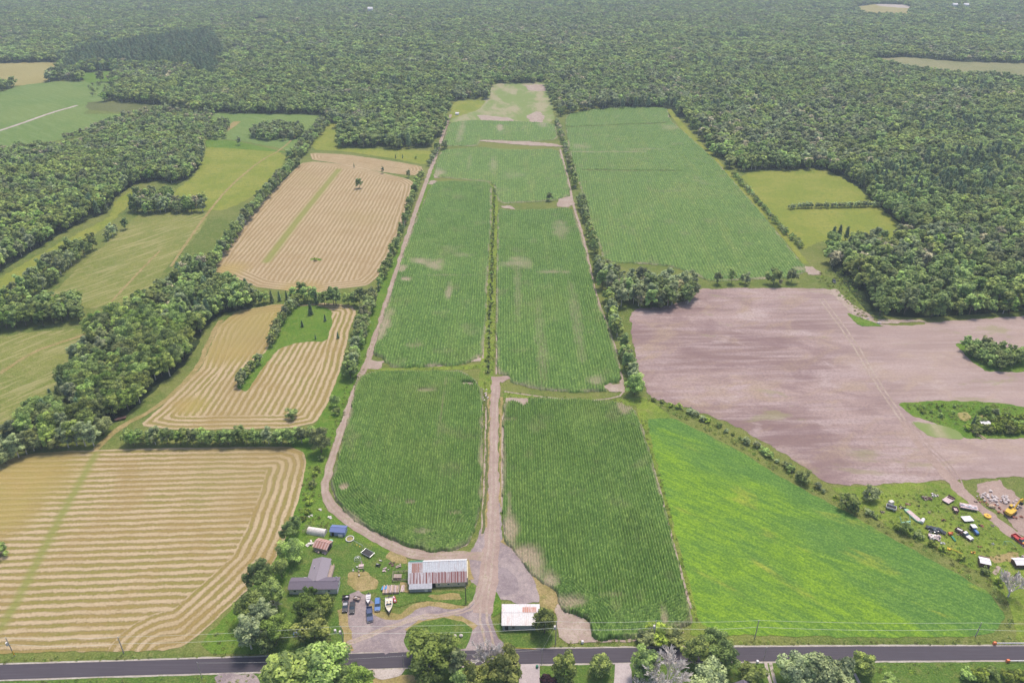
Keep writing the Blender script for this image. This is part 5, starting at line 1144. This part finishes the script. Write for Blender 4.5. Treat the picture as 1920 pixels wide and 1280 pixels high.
for j in range(5): MB().box((-.5 + j * .25, 0, .15 + .12 * (j % 3)), (.22, 3.0, .12), jr.uniform(-.15, .15)).build('board', 'pink_board', o)
fn, l = frame('corral', (736, 1090), (766, 1088), .22, 'old wooden corral pen attached to the left end of the barn', 'fence', 0)
for (x0, y0, x1, y1) in ((0, 0, l, 0), (0, 0, 0, 4), (0, 4, l, 4)):
    for z in (.5, 1.0): MB().tube((x0, y0, z), (x1, y1, z), .07, n=5).build('rail', 'weathered_wood', fn)
for x in (0, l / 3, l * 2 / 3, l):
    for y in (0, 4): MB().tube((x, y, 0), (x, y, 1.25), .09, n=6).build('post', 'weathered_wood', fn)
ho_ = empty('chicken_coop', U(746, 1083, .22), 0, 'low board coop inside the corral pen', 'coop'); MB().box((0, 0, .5), (2.4, 1.2, 1.0)).build('wall', 'brown_paint', ho_); MB().slab([(-1.4, -.8, 1.05), (1.4, -.8, 1.05), (1.4, .8, 1.3), (-1.4, .8, 1.3)], .06).build('roof', 'weathered_wood', ho_)
for px, py, m_, lb in ((745, 1061, 'weathered_wood', 'greyish heap of odds and ends in the dry grass above the corral'), (733, 1057, 'brown_paint', 'brown scrap heap in the weeds above the corral'), (714, 1050, 'tarp_white', 'white sack in the weeds above the quad bike'), (724, 1068, 'pink_board', 'pinkish rubble patch in the weeds left of the corral')):
    b = MB()
    for _ in range(9): b.box((jr.uniform(-1.2, 1.2), jr.uniform(-.9, .9), jr.uniform(.1, .5)), (jr.uniform(.3, 1.1), jr.uniform(.2, .8), jr.uniform(.1, .5)), jr.random() * 3, 1, jr.uniform(-.4, .4))
    q = b.build('scrap_heap', m_); q.location = U(px, py, .22); q.scale = (.9, .9, .8) if m_ != 'tarp_white' else (.4, .4, .6); tag(q, lb, 'scrap')
o = empty('quad_bike', (0, 0, 0), 0, 'dark quad bike in the grass between the picnic set and the barn', 'quad bike'); MB().box((0, 0, .6), (1.6, .6, .35), 0, .8).build('body', 'black_paint', o); MB().box((-.2, 0, .85), (.8, .35, .15)).build('seat', 'silver_paint', o); MB().tube((.4, -.4, 1.05), (.4, .4, 1.05), .04).build('handlebar', 'dark', o); wheels(o, (-.6, .6), 1.15, .3, .25); place(o, 708.5, 1057, 720, 1059, .25)
# pool, swing, trampoline, dome, picnic set
o = empty('paddling_pool', U(656, 1010, .22), 0, 'round empty pool with white rim beside the blue shed', 'pool')
b = MB(); n = 24
for i in range(n):
    a, c = 2 * math.pi * i / n, 2 * math.pi * (i + 1) / n; b.tube((1.45 * math.cos(a), 1.45 * math.sin(a), .35), (1.45 * math.cos(c), 1.45 * math.sin(c), .35), .2, n=6, cap=False)
b.build('rim', 'tarp_white', o); MB().prism([(1.35 * math.cos(2 * math.pi * i / n), 1.35 * math.sin(2 * math.pi * i / n)) for i in range(n)], 'z', .05, .12).build('floor', M['yellow_field'], o)
sw, l = frame('swing_set', (663, 1018.5), (681, 1029), .22, 'pale swing set between the round pool and the trampoline', 'swing', 0)
MB().tube((0, 0, 2.0), (l, 0, 2.0), .06).build('top_bar', 'chrome', sw)
for x in (0, l):
    for s in (-1, 1): MB().tube((x, 0, 2.0), (x, s * .9, 0), .05).build('leg', 'chrome', sw)
for x in (l * .35, l * .65):
    q = MB().box((x, 0, .5), (.45, .25, .05)).build('swing_seat', 'yellow_paint', sw); MB().tube((x - .2, 0, .5), (x - .2, 0, 2.0), .015, n=4).tube((x + .2, 0, .5), (x + .2, 0, 2), .015, n=4).build('chain', 'chrome', q)
tp, l = frame('trampoline', (676.5, 1035), (693, 1044), .22, 'rectangular trampoline with a dark mat below the swing set', 'trampoline', .8)
b = MB(); Q = [(0, 0), (l, 0), (l, 2.6), (0, 2.6)]
for i in range(4): b.tube((*Q[i], .85), (*Q[(i + 1) % 4], .85), .07)
b.build('rim', 'chrome', tp); MB().box((l / 2, 1.3, .82), (l - .3, 2.3, .04)).build('mat', 'dark', tp)
for x, y in Q: MB().tube((x, y, 0), (x, y, .85), .04).build('leg', 'chrome', tp)
dm = empty('climbing_dome', U(670.5, 1048, .22), 0, 'wire climbing dome between the trampoline and the picnic set', 'climbing frame'); b = MB(); n = 8
for k, (r0, z0, r1, z1) in enumerate(((1.35, 0, 1.2, .7), (1.2, .7, .75, 1.15), (.75, 1.15, .02, 1.3))):
    for i in range(n):
        a, c = 2 * math.pi * i / n, 2 * math.pi * (i + 1) / n
        b.tube((r0 * math.cos(a), r0 * math.sin(a), z0), (r1 * math.cos(a), r1 * math.sin(a), z1), .035, n=4, cap=False); b.tube((r0 * math.cos(a), r0 * math.sin(a), z0), (r0 * math.cos(c), r0 * math.sin(c), z0), .035, n=4, cap=False)
b.build('bars', 'chrome', dm)
pt = empty('picnic_table', U(677.5, 1062, .22), .1, 'pinkish picnic table in the middle of the lawn', 'table')
MB().box((0, 0, .75), (1.8, .95, .06)).build('table_top', 'pink_board', pt)
for s in (-1, 1):
    MB().box((0, s * .85, .45), (1.8, .28, .05)).build('bench', 'pink_board', pt); MB().tube((s * .6, -.9, 0), (s * .6, 0, .72), .05).tube((s * .6, .9, 0), (s * .6, 0, .72), .05).build('leg', 'weathered_wood', pt)
for px, py, m_, lb in ((669.5, 1063, 'white_paint', 'white garden chair left of the picnic table'), (662.5, 1070, 'tarp_white', 'pale garden chair standing apart on the lawn'), (673, 1071, 'weathered_wood', 'greyish garden chair below the picnic table'), (682, 1069.5, 'dark', 'black garden chair at the lower right of the picnic table'), (673.5, 1078.5, 'rock', 'pale stool on the dry lawn patch'), (678, 1055.5, 'pink_board', 'pink garden chair behind the picnic table')):
    c = empty('garden_chair', U(px, py, .22), jr.random() * 6, lb, 'chair'); MB().box((0, 0, .42), (.5, .5, .06)).build('seat', m_, c); MB().box((0, .24, .72), (.5, .06, .55), 0, 1, -.15).build('backrest', m_, c)
    for sx in (-1, 1):
        for sy in (-1, 1): MB().tube((sx * .22, sy * .22, 0), (sx * .22, sy * .22, .42), .03, n=5).build('leg', m_, c)
for px, py, lb in ((853, 1193, 'left white boulder on the island under the big yard tree'), (864.5, 1192, 'right white boulder on the island under the big yard tree')):
    q = MB().ball((0, 0, .45), .65, 9, 6, (1, .9, .8), .18).build('boulder', 'rock'); q.location = U(px, py, .3); tag(q, lb, 'boulder')
for px, py, s_, lb in ((600, 955, .6, 'white slab leaning in the weeds beside the lane bend'), (618, 970, .8, 'white sheet lying by the lane above the blue shed'), (584, 966, .5, 'pale block in the weeds above the tunnel shed'), (579, 968, .4, 'small pale stone in the weeds above the tunnel shed')):
    q = MB().box((0, 0, .35), (1.6, .7, .4), -.6, .8, .2).box((.2, .1, .65), (.7, .4, .25), .4).build('white_slab', 'tarp_white'); q.location = U(px, py, .2); q.scale = (s_ * 1.6, s_ * 1.6, s_); tag(q, lb, 'slab')
o = empty('recycling_bin', U(555.7, 1188.5, .22), 0, 'blue bin on the lawn between the tree groups', 'bin'); MB().box((0, 0, .55), (1.3, 1.5, 1.1), 0, 1.1).build('body', 'tarp_blue', o); MB().box((0, .1, 1.15), (1.5, 1.6, .1)).build('lid', 'blue_tin', o); MB().box((.2, -.82, .5), (.5, .06, .5)).build('front_panel', 'red_paint', o)
o = empty('mailbox', U(653.8, 1220.5, .22), 0, 'grey box on a post at the gravel yard entrance', 'mailbox'); MB().box((0, 0, 1.25), (.55, .8, .9), 0, .9).build('box', 'tin_grey', o); MB().tube((0, 0, 0), (0, 0, 1), .07).build('post', 'weathered_wood', o)
for px, py, lb in ((628.5, 1183, 'small white post cap on the lawn left of the tall pole'), (1007, 1250, 'dark green barrel beside the concrete drive'), (1092, 1237 - 33, 'white sacks on the bare ground by the road'), (1443 - 23, 1241, 'white box at the roadside left of the two-track drive')):
    q = MB().tube((0, 0, 0), (0, 0, .8), .4, .35, 10).ball((0, 0, .85), .36, 8, 5, (1, 1, .4)).build('barrel', 'green_paint' if 'green' in lb else 'white_paint'); q.location = U(px, py, .25); tag(q, lb, 'barrel'); q.scale = (1.2, 1.2, 1)
o = empty('culvert_stones', U(911, 737, .3), 0, 'pale stones on the ditch crossing at the head of the central driveway', 'stones')
for i in range(12): MB().ball((jr.uniform(-1.5, 1.5), jr.uniform(-7, 4), .2), jr.uniform(.25, .6), 7, 5, (1, 1, .7), .3).build('stone', 'rock', o)
# ---------------------------------------------------------------- poles and wires
def pole(px, py, tx, ty, label, mat='pole_wood', transformer=False, r=.15, cross=False, guard=False, H=None):
    p = U(px, py, .2)
    if H is None:   # height that brings the top to the photographed row
        H = 3.
        while H < 14 and proj(p.x, p.y, H)[1] > ty: H += .1
    o = empty('utility_pole', p, 0, label, 'utility pole'); MB().tube((0, 0, 0), (0, 0, H), r * 1.15, r * .8, 8).build('shaft', mat, o)
    MB().tube((0, 0, H), (0, 0, H + .35), .07).build('insulator', 'white_paint', o)
    if cross: MB().box((0, 0, H - .4), (.1, 1.8, .12)).build('crossarm', mat, o)
    if transformer: MB().tube((-.4, -.1, H - 3.1), (-.4, -.1, H - 1.9), .38, n=12).build('transformer', 'tarp_white', o)
    if guard: MB().tube((0, 0, .3), (0, 0, 2.3), r * 1.3, n=8).build('guard', 'yellow_paint', o)
    return Vector((p.x, p.y, H))
tops = [pole(-190, 1233, -200, 1203, 'wooden utility pole beyond the lower stubble field'),
 pole(27, 1228, 13, 1196, 'utility pole with a yellow guard at the lower stubble field', guard=True, transformer=True),
 pole(232, 1223, 223, 1195, 'thin grey utility pole between stubble field and road', cross=True),
 pole(645.6, 1216, 639.4, 1175, 'tall utility pole with a transformer on the lawn beside the yard', transformer=True),
 pole(1041.5, 1207, 1042.7, 1165.6, 'utility pole with a transformer right of the small shed', transformer=True),
 pole(1225, 1203, 1228, 1164.6, 'utility pole with a transformer in the corn by the road', transformer=True),
 pole(1415, 1196, 1423, 1163.5, 'pale utility pole in the clover field, nearer the willows'),
 pole(1829, 1192, 1836, 1168, 'pale utility pole at the far right end of the clover field'),
 pole(2050, 1190, 2070, 1166, 'wooden utility pole beyond the guard rails')]
def cable(name, P, drop, sag, r, label):
    b = MB()
    for a, c in zip(P[:-1], P[1:]):
        a = a - Vector((0, 0, drop)); c = c - Vector((0, 0, drop)); prev = a
        for i in range(1, 13):
            t = i / 12; q = a.lerp(c, t) - Vector((0, 0, sag * 4 * t * (1 - t))); b.tube(prev, q, r, n=3, cap=False); prev = q
    return tag(b.build(name, 'wire'), label, 'power line')
cable('power_line', tops, -.3, .7, .035, 'upper power line strung along the road'); cable('power_line', tops, 2.8, 1.0, .04, 'lower power line strung along the road')
b1 = pole(873.7, 1130, 872.8, 1105, 'black pole at the right front corner of the barn', 'dark_pole', H=7.5)
b2 = pole(379, 1271, 375, 1242, 'thin pale pole on the near side of the road at the left', r=.1); b3 = pole(757.6, 1253, 757, 1229, 'thin grey pole standing at the road edge near the sandy pull-off', r=.09); b4 = pole(1015.8, 1244, 1015.6, 1217, 'slim pole across the road from the small shed', r=.1); b5 = pole(1431, 1240, 1430, 1214, 'slim pole beside the two-track drive', r=.08)
cable('service_wire', [b2, b3], 0, .8, .02, 'thin wire crossing above the road at the left'); cable('service_wire', [b3, b4], 0, .8, .02, 'thin wire above the road behind the big yard tree'); cable('service_wire', [tops[4], b4], 0, .5, .02, 'thin wire from the shed pole across the road')
p = U(1005, 1216, .3); tag(MB().tube((-9, .6, .3), (0, 0, .3), .07, n=5).build('ground_rail', 'yellow_paint'), 'low yellow rail along the lawn edge below the small shed', 'rail'); COL.objects[-1].location = (p.x, p.y, 0)
def guardrail(px, py, px2, lab, lab2):
    o, l = frame('guard_rail', (px, py), (px2, py), .2, lab, 'guard rail', .4)
    MB().box((l / 2, 0, .62), (l, .12, .34)).box((l / 2, .05, .72), (l, .2, .05)).build('beam', 'white_paint', o)
    for i in range(int(l / 2.5) + 1): MB().box((i * 2.5 + .2, .12, .35), (.15, .15, .8)).build('post', 'weathered_wood', o)
    MB().box((-.55, 0, .65), (1.0, .7, .95), 0, .85).build('end_marker', 'hi_vis', o)
guardrail(1868, 1205.5, 2060, 'white guard rail with an orange end on the far road edge', ''); guardrail(1893, 1238.5, 2060, 'white guard rail with an orange end on the near road edge', '')

# ---------------------------------------------------------------- houses at the lower edge (only roofs show)
for a, b_, lb, w in (((1376, 1296), (1404, 1296), 'dark house roof peak at the lower edge beside the round light bush', 6),):
    o, l = frame('house', a, b_, .2, lb, 'house', 2.4); gable(o, 8, 8, 2.4, 4.8, 'grey_wall', 'shingle_dark', .4, x0=-1, y0=-6, ridge_x=False)
# tiny far buildings
for px, py, lb in ((213, 183, 'small white shed at the edge of the far left wood'), (1690, 6, 'long pale building in the far distance'), (1785, 20, 'left pale roof among the far trees'), (1806, 20, 'right pale roof among the far trees'), (690, 28, 'tiny white roof deep in the far forest'), (854, 216, 'tiny white hut at the far end of the lane')):
    far = py < 40; o = empty('building', U(px, py, .1), 0, lb, 'building'); k = 2.2 if far else .7
    gable(o, 11 * k if px == 1690 else 6 * k, 5 * k, 3.4 * k if far else 2, 5 * k if far else 3, 'white_paint', 'white_paint' if px != 213 else 'tin_grey', .3)
    if far: o.location.z = 8

# ---------------------------------------------------------------- scrap yard on the right
def junk(name, px, py, label, cat, mat, n=10, size=1.0, seed=0, mat2=None, z=.22):
    r_ = random.Random(seed); o = empty(name, U(px, py, z), 0, label, cat)
    for j, m_ in enumerate([mat] + ([mat2] if mat2 else [])):
        b = MB()
        for _ in range(n): b.box((r_.uniform(-1, 1) * size * 1.5, r_.uniform(-1, 1) * size, r_.uniform(.1, .8) * size), (r_.uniform(.3, 1.3) * size, r_.uniform(.2, .8) * size, r_.uniform(.08, .5) * size), r_.random() * 3, r_.uniform(.6, 1), r_.uniform(-.5, .5))
        b.build('pieces' if j == 0 else 'loose_pieces', m_, o)
    return o
def flatbed(px, py, px2, py2, L, W_, label, mat, name='flat_wagon', z=.22, head=None, rim=None):
    o = empty(name, (0, 0, 0), 0, label, 'wagon'); MB().box((0, 0, .75), (L, W_, .14)).build('deck', mat, o); wheels(o, (-L * .3, L * .3), W_ * .9, .32); MB().tube((L / 2, 0, .6), (L / 2 + 1.2, 0, .4), .07).build('drawbar', 'rusty', o)
    if head: MB().box((L / 2 - .1, 0, 1.1), (.15, W_, .8)).box((L / 2 - .9, 0, 1.0), (.7, W_ * .8, .4), .2).build('headboard', head, o)
    if rim:
        r_ = MB()
        for s in (-1, 1): r_.box((0, s * W_ / 2, 1.1), (L, .08, .6)).box((s * L / 2, 0, 1.1), (.08, W_, .6))
        r_.build('side_boards', rim, o)
    return place(o, px, py, px2, py2, z)
flatbed(1671, 951, 1684, 955, 3.6, 2.2, 'open dark cargo trailer with white rim at the left of the scrap yard', 'dark', 'cargo_trailer', rim='white_paint')
q = MB().box((0, 0, .9), (2.0, 1.4, 1.2), .3, .9).build('water_tank', 'tarp_white'); q.location = U(1670, 944, .22); tag(q, 'white tank behind the open dark cargo trailer', 'tank')
junk('scrap_heap', 1691, 951, 'dark heap with a cream slab right of the open cargo trailer', 'scrap', 'dark', 8, .7, 3, 'cream_paint')
o = empty('old_barge', (0, 0, 0), 0, 'long pale green and rust flat hull lying in the grass', 'hull'); MB().prism([(-4.2, -.6), (-3.4, -1.0), (2.6, -1.2), (4.2, -.2), (4.2, .5), (2, 1.1), (-3.6, .8)], 'z', .1, .7).build('hull', 'pale_green', o); MB().box((.2, 0, .72), (6, 1.9, .08)).build('rusty_deck', 'pink_board', o); MB().box((-4.2, 0, .8), (.5, .4, .3)).build('vent', 'dark', o); place(o, 1713, 965, 1727, 977)
q = MB().tube((-1.2, 0, .7), (1.2, 0, .7), .65, n=12).ball((1.2, 0, .7), .65, 10, 6, (.5, 1, 1)).build('storage_tank', 'white_paint'); q.location = U(1729, 978, .22); q.rotation_euler = (0, 0, .85); tag(q, 'white cylindrical tank at the right end of the pale green hull', 'tank')
o = empty('machine_frame', U(1699, 980, .22), .2, 'pale metal machine frame with two upright arms in the weeds', 'machine')
for s in (-1, 1): MB().tube((s * 1.9, 0, 0), (s * 2.1, 1.6, 2.2), .16).build('arm', 'pale_green', o)
MB().box((0, 0, .6), (3.6, .5, .4)).box((.2, -.6, .4), (1.2, 1.4, .5), .3).box((-1, -.4, .5), (.8, 1.2, .4), -.4).build('base', 'pale_green', o)
for k_, (px, py, lb) in enumerate(((1748, 990, 'black wrecked car, left of two in the dark pile'), (1762, 993, 'black wrecked car, right of two in the dark pile'))):
    place(car('sedan', 'black_paint', 4.4, 1.75, 1.3, lb, 'wrecked car', 'wrecked_car'), px, py, px + 14, py + 6, .22)
junk('scrap_heap', 1750, 996, 'dark tangled metal lying on the wrecked cars', 'scrap', 'dark', 14, 1.1, 9, 'chrome')
junk('pallet_heap', 1752, 1008, 'pinkish heap of boards and pallets below the wrecked cars', 'scrap', 'pink_board', 16, 1.3, 12, 'tarp_white')
flatbed(1778.5, 936, 1788, 930, 4.6, 2.8, 'pinkish flat wagon with a dark headboard near the dirt lane', 'pink_board', head='brown_paint')
junk('scrap_heap', 1752, 928, 'small light scrap heap on the grass below the ploughed field', 'scrap', 'pink_board', 8, .8, 15, 'white_paint')
junk('brush_pile', 1737, 935, 'brown brush pile on the grass of the scrap yard', 'brush', 'brown_paint', 12, 1.1, 18, 'weathered_wood')
flatbed(1791.5, 955, 1795, 962, 2.6, 1.7, 'small pink and dark trailer beside the loaded wagon', 'pink_board', rim='brown_paint')
o = flatbed(1816, 950, 1832, 953, 6.2, 2.6, 'wagon loaded with white bags and a pale boat-like hull', 'pink_board', 'loaded_wagon')
for k_ in range(7): MB().ball((-2.4 + k_ * .75, jr.uniform(-.6, .6), 1.2), .55, 8, 5, (1.2, 1, .8), .25).build('sack', 'white_paint' if k_ % 3 else 'tin_grey', o)
MB().prism([(-2.6, .8), (-3.0, 1.2), (3.2, 1.2), (2.8, .8)], 'y', -1.45, 1.45).build('hull', 'pink_board', o)
flatbed(1814, 971.5, 1822, 971, 3.9, 2.8, 'plain white flat panel wagon below the loaded wagon', 'white_paint')
o = empty('water_trough', U(1851, 968.5, .22), .6, 'yellow round tub beside the dirt lane', 'tub'); MB().tube((0, 0, .0), (0, 0, .8), 1.25, 1.35, 8).build('body', 'yellow_paint', o); MB().tube((0, 0, .8), (0, 0, .85), .4, n=8).build('hub', 'rusty', o)
place(car('pickup', 'brown_paint', 6.6, 2.1, 1.75, 'old brown and white pickup rusting in the scrap yard', 'pickup truck', 'pickup_truck', 'white_paint'), 1808, 1000, 1823, 1011, .22)
pk = [x for x in COL.objects if x.name.startswith('pickup_truck')][-1]; MB().box((2.3, 0, 1.02), (1.9, 1.9, .07)).build('hood', 'white_paint', pk); MB().box((-2.0, 0, 1.0), (1.8, .8, .5), .4).build('load', 'tarp_white', pk)
o = empty('tractor', (0, 0, 0), 0, 'blue tractor with a white cab beside the old pickup', 'tractor'); MB().box((1.0, 0, .95), (2.6, 1.1, .7), 0, .9).build('hood', 'blue_paint', o); MB().box((-.9, 0, 1.25), (1.6, 1.5, 1.2)).build('cab', 'glass', o); MB().box((-.9, 0, 1.95), (2.0, 1.9, .14)).build('roof', 'white_paint', o); wheels(o, (-1.1,), 2.1, .7, .35); wheels(o, (1.7,), 1.7, .42, .25); place(o, 1827, 993, 1836, 1004, .22)
o = empty('post_driver', U(1782, 1003, .22), 0, 'orange machine with a dark mast in the weeds', 'machine'); MB().box((0, .3, .7), (1.4, 1.0, .8)).tube((-.8, .6, .5), (.9, .2, 1.6), .15).build('body', 'orange_paint', o); MB().tube((0, 0, .3), (.2, -3, .6), .12).box((.1, -2.0, .4), (.7, 2.6, .3)).build('mast', 'green_paint', o)
o = empty('harrow_frame', U(1790, 1033, .22), 0, 'long yellow implement bar lying in the weeds', 'implement'); MB().tube((-1.8, 1.7, .5), (2.2, -1.6, .4), .11).tube((-1.8, 1.7, .5), (-2.4, .7, .3), .1).box((-1.6, .8, .4), (.8, .8, .4)).build('bar', 'yellow_paint', o)
junk('implement', 1824, 1035, 'small rusty yellow implement in the grass', 'implement', 'rusty', 7, .55, 21, 'yellow_paint')
o, l = frame('shed', (1836, 1061), (1850, 1064), .22, 'small white-roofed shed with dark door on the worn grass patch', 'shed', 0); gable(o, 3.2, 3.0, 1.9, 2.2, 'brown_paint', 'white_paint', .2); MB().box((2.2, 4.1, .6), (3.2, 1.4, 1.2)).build('dark_lean_to', 'brown_paint', o)
o, l = frame('shed', (1904, 1064), (1922, 1064), .22, 'white-roofed shed at the right end of the scrap yard', 'shed', 0); gable(o, 5, 3, 1.8, 2.3, 'brown_paint', 'white_paint', .3)
junk('scrap_heap', 1916, 1046, 'pinkish covered heap behind the right white-roofed shed', 'scrap', 'pink_board', 8, 1.2, 33)
place(car('pickup', 'red_paint', 6.4, 2.3, 1.9, 'red and yellow flatbed truck beside the dirt lane', 'truck', 'flatbed_truck'), 1914, 1012, 1926, 1021, .22)
tk = [x for x in COL.objects if x.name.startswith('flatbed_truck')][0]; MB().box((1.6, 0, 1.1), (2.6, 1.9, .1)).build('yellow_hood', 'yellow_paint', tk)
o = empty('tire_stack', U(1906, 1081, .22), 0, 'dark tyre stack under the bare white tree', 'tyres')
for k_ in range(4): MB().tube((jr.uniform(-.3, .3), jr.uniform(-.2, .2), .28 * k_), (jr.uniform(-.2, .2), 0, .28 * k_ + .26), .75, n=14).build('tyre', 'rubber', o)
o = empty('lawn_frame', U(1886, 1021, .22), 0, 'pale green bent pipe frame in the grass by the lane', 'frame'); MB().tube((-1, 0, 0), (-.6, .6, 1.4), .06).tube((-.6, .6, 1.4), (.2, 0, 0), .06).tube((-.6, .6, 1.4), (2.2, .8, 1.0), .06).tube((2.2, .8, 1.0), (3.4, -.6, 0), .06).build('pipes', 'pale_green', o)
# excavator
o = empty('excavator', U(1894, 962, .22), R(35), 'yellow excavator with its boom raised beside the rubble', 'excavator')
for s in (-1, 1): MB().prism([(-2.2, .3), (-1.9, 0), (1.9, 0), (2.2, .3), (2.0, .9), (-2.0, .9)], 'y', s * 1.25 - .3, s * 1.25 + .3).build('track', 'dark', o)
MB().prism([(-2.9, -1.2), (-3.2, 0), (-2.9, 1.2), (-.5, 1.4), (1.4, 1.3), (1.4, -1.3), (-.5, -1.4)], 'z', 1.1, 2.2).build('body', 'yellow_paint', o)
c_ = MB().box((.7, .85, 2.75), (1.5, .95, 1.1), 0, .9).build('cab', 'glass', o); MB().box((.7, .85, 3.35), (1.5, .95, .08)).build('cab_roof', 'yellow_paint', c_)
bm_ = MB().tube((1.0, -.3, 2.0), (4.0, -.3, 5.0), .35, .3, 6).build('boom', 'yellow_paint', o); ar = MB().tube((4.0, -.3, 5.0), (7.2, -.3, 4.2), .3, .22, 6).tube((7.2, -.3, 4.2), (7.6, -.3, 2.2), .22, .2, 6).build('arm', 'yellow_paint', o); MB().prism([(7.2, 2.2), (8.2, 2.0), (8.1, 1.2), (7.2, 1.0)], 'y', -.9, .3).build('bucket', 'dark', o)
q = MB()
for _ in range(60): q.ball((jr.gauss(0, 3.2), jr.gauss(0, 1.6), jr.uniform(.1, .6)), jr.uniform(.25, .7), 6, 4, (1, 1, .7), .4)
q = q.build('rubble', 'rock'); q.location = U(1868, 935, .2); tag(q, 'pale rubble spread beside the dirt lane below the ploughed field', 'rubble', kind='stuff')
q = MB()
for _ in range(30): q.ball((jr.uniform(-9, 9), jr.gauss(0, 1), jr.uniform(.1, .5)), jr.uniform(.25, .6), 6, 4, (1, 1, .7), .4)
q = q.build('rubble', 'rusty'); q.location = U(1875, 955, .2); q.rotation_euler = (0, 0, -.75); tag(q, 'brick-red rubble in a line between lane and excavator', 'rubble', kind='stuff')
for k_, (px, py, lb) in enumerate(((1648, 606, 'white boulder at the foot of the forest, larger one'), (1627, 598, 'white boulder at the foot of the forest, smaller one'), (1860, 950, 'ochre earth clod beside the dirt lane'))):
    q = MB().ball((0, 0, .4), 1.0 if k_ != 1 else .6, 8, 6, (1.4, .9, .7), .25).build('boulder', 'rock' if k_ < 2 else 'fresh_wood'); q.location = U(px, py, .2); tag(q, lb, 'boulder')
place(car('suv', 'black_paint', 4.2, 1.8, 1.6, 'dark car parked where the lane meets the forest corner', 'car'), 1564, 527, 1567, 533, .2)
q = empty('picnic_shelter', U(226, 786, .25), .5, 'brown board table under the wood edge beside the green lane', 'table'); MB().box((0, 0, .8), (5, 1.8, .12)).build('table_top', 'brown_paint', q)
for s in (-1, 1): MB().box((s * 1.8, 0, .38), (.15, 1.5, .74)).build('leg', 'brown_paint', q)

# more small scrap strewn over the yard grass
for k_, (px, py, m_, m2, s_, lb) in enumerate(((1703, 945, 'weathered_wood', 'rusty', .5, 'brown bits of wood above the long green hull'), (1722, 948, 'dark', None, .4, 'small dark lump above the long green hull'), (1768, 975, 'rusty', 'dark', .5, 'rusty scrap left of the plain white wagon'),
    (1797, 1003, 'weathered_wood', None, .5, 'grey boards left of the old pickup'), (1767, 1018, 'tin_grey', 'white_paint', .5, 'pale sheet scraps below the pallet heap'), (1840, 985, 'dark', 'rusty', .5, 'dark scrap between the blue tractor and the lane'), (1862, 985, 'weathered_wood', None, .5, 'brown boards beside the lane below the yellow tub'),
    (1838, 1025, 'rusty', None, .45, 'rust coloured iron in the grass below the blue tractor'), (1862, 1020, 'tin_grey', None, .4, 'grey iron piece in the grass left of the bent pipes'), (1902, 950, 'dark', 'rock', .9, 'dark broken slabs beside the excavator track'), (1884, 940, 'brown_paint', 'rock', .8, 'brown earth clods on the rubble spread'),
    (1744, 960, 'weathered_wood', None, .5, 'grey stick pile right of the white tank'), (1655, 960, 'weathered_wood', 'dark', .5, 'grey brush left of the open cargo trailer'), (1830, 940, 'brown_paint', None, .5, 'brown clod pile on the lane verge above the loaded wagon'))):
    junk('scrap_heap', px, py, lb, 'scrap', m_, 9, s_ * 1.1, 60 + k_, m2)

# settle everything on the sheet it stands on
for o in list(COL.objects):
    if o.parent is None and o.get('category') and o.get('kind') != 'structure':
        z = o.location.z
        for a_, b_ in ((.22, .09), (.3, .14), (.25, .1), (.35, .14), (.2, .08), (.8, .66), (.82, .68), (.85, .7), (.4, .28)):
            if abs(z - a_) < 1e-3: o.location.z = b_; break

# ---------------------------------------------------------------- the air
hz = MB().box((0, 0, 101.5), (22400, 22400, 205))
hm = bpy.data.materials.new('haze'); hm.use_nodes = True; ht = hm.node_tree; ht.nodes.clear()
ho = ht.nodes.new('ShaderNodeOutputMaterial'); pv = ht.nodes.new('ShaderNodeVolumePrincipled')
pv.inputs['Color'].default_value = (.76, .89, 1, 1); pv.inputs['Density'].default_value = .00016
ht.links.new(pv.outputs[0], ho.inputs['Volume'])
tag(hz.build('haze', hm), 'thin bluish summer haze over the far forest', 'haze', kind='stuff')
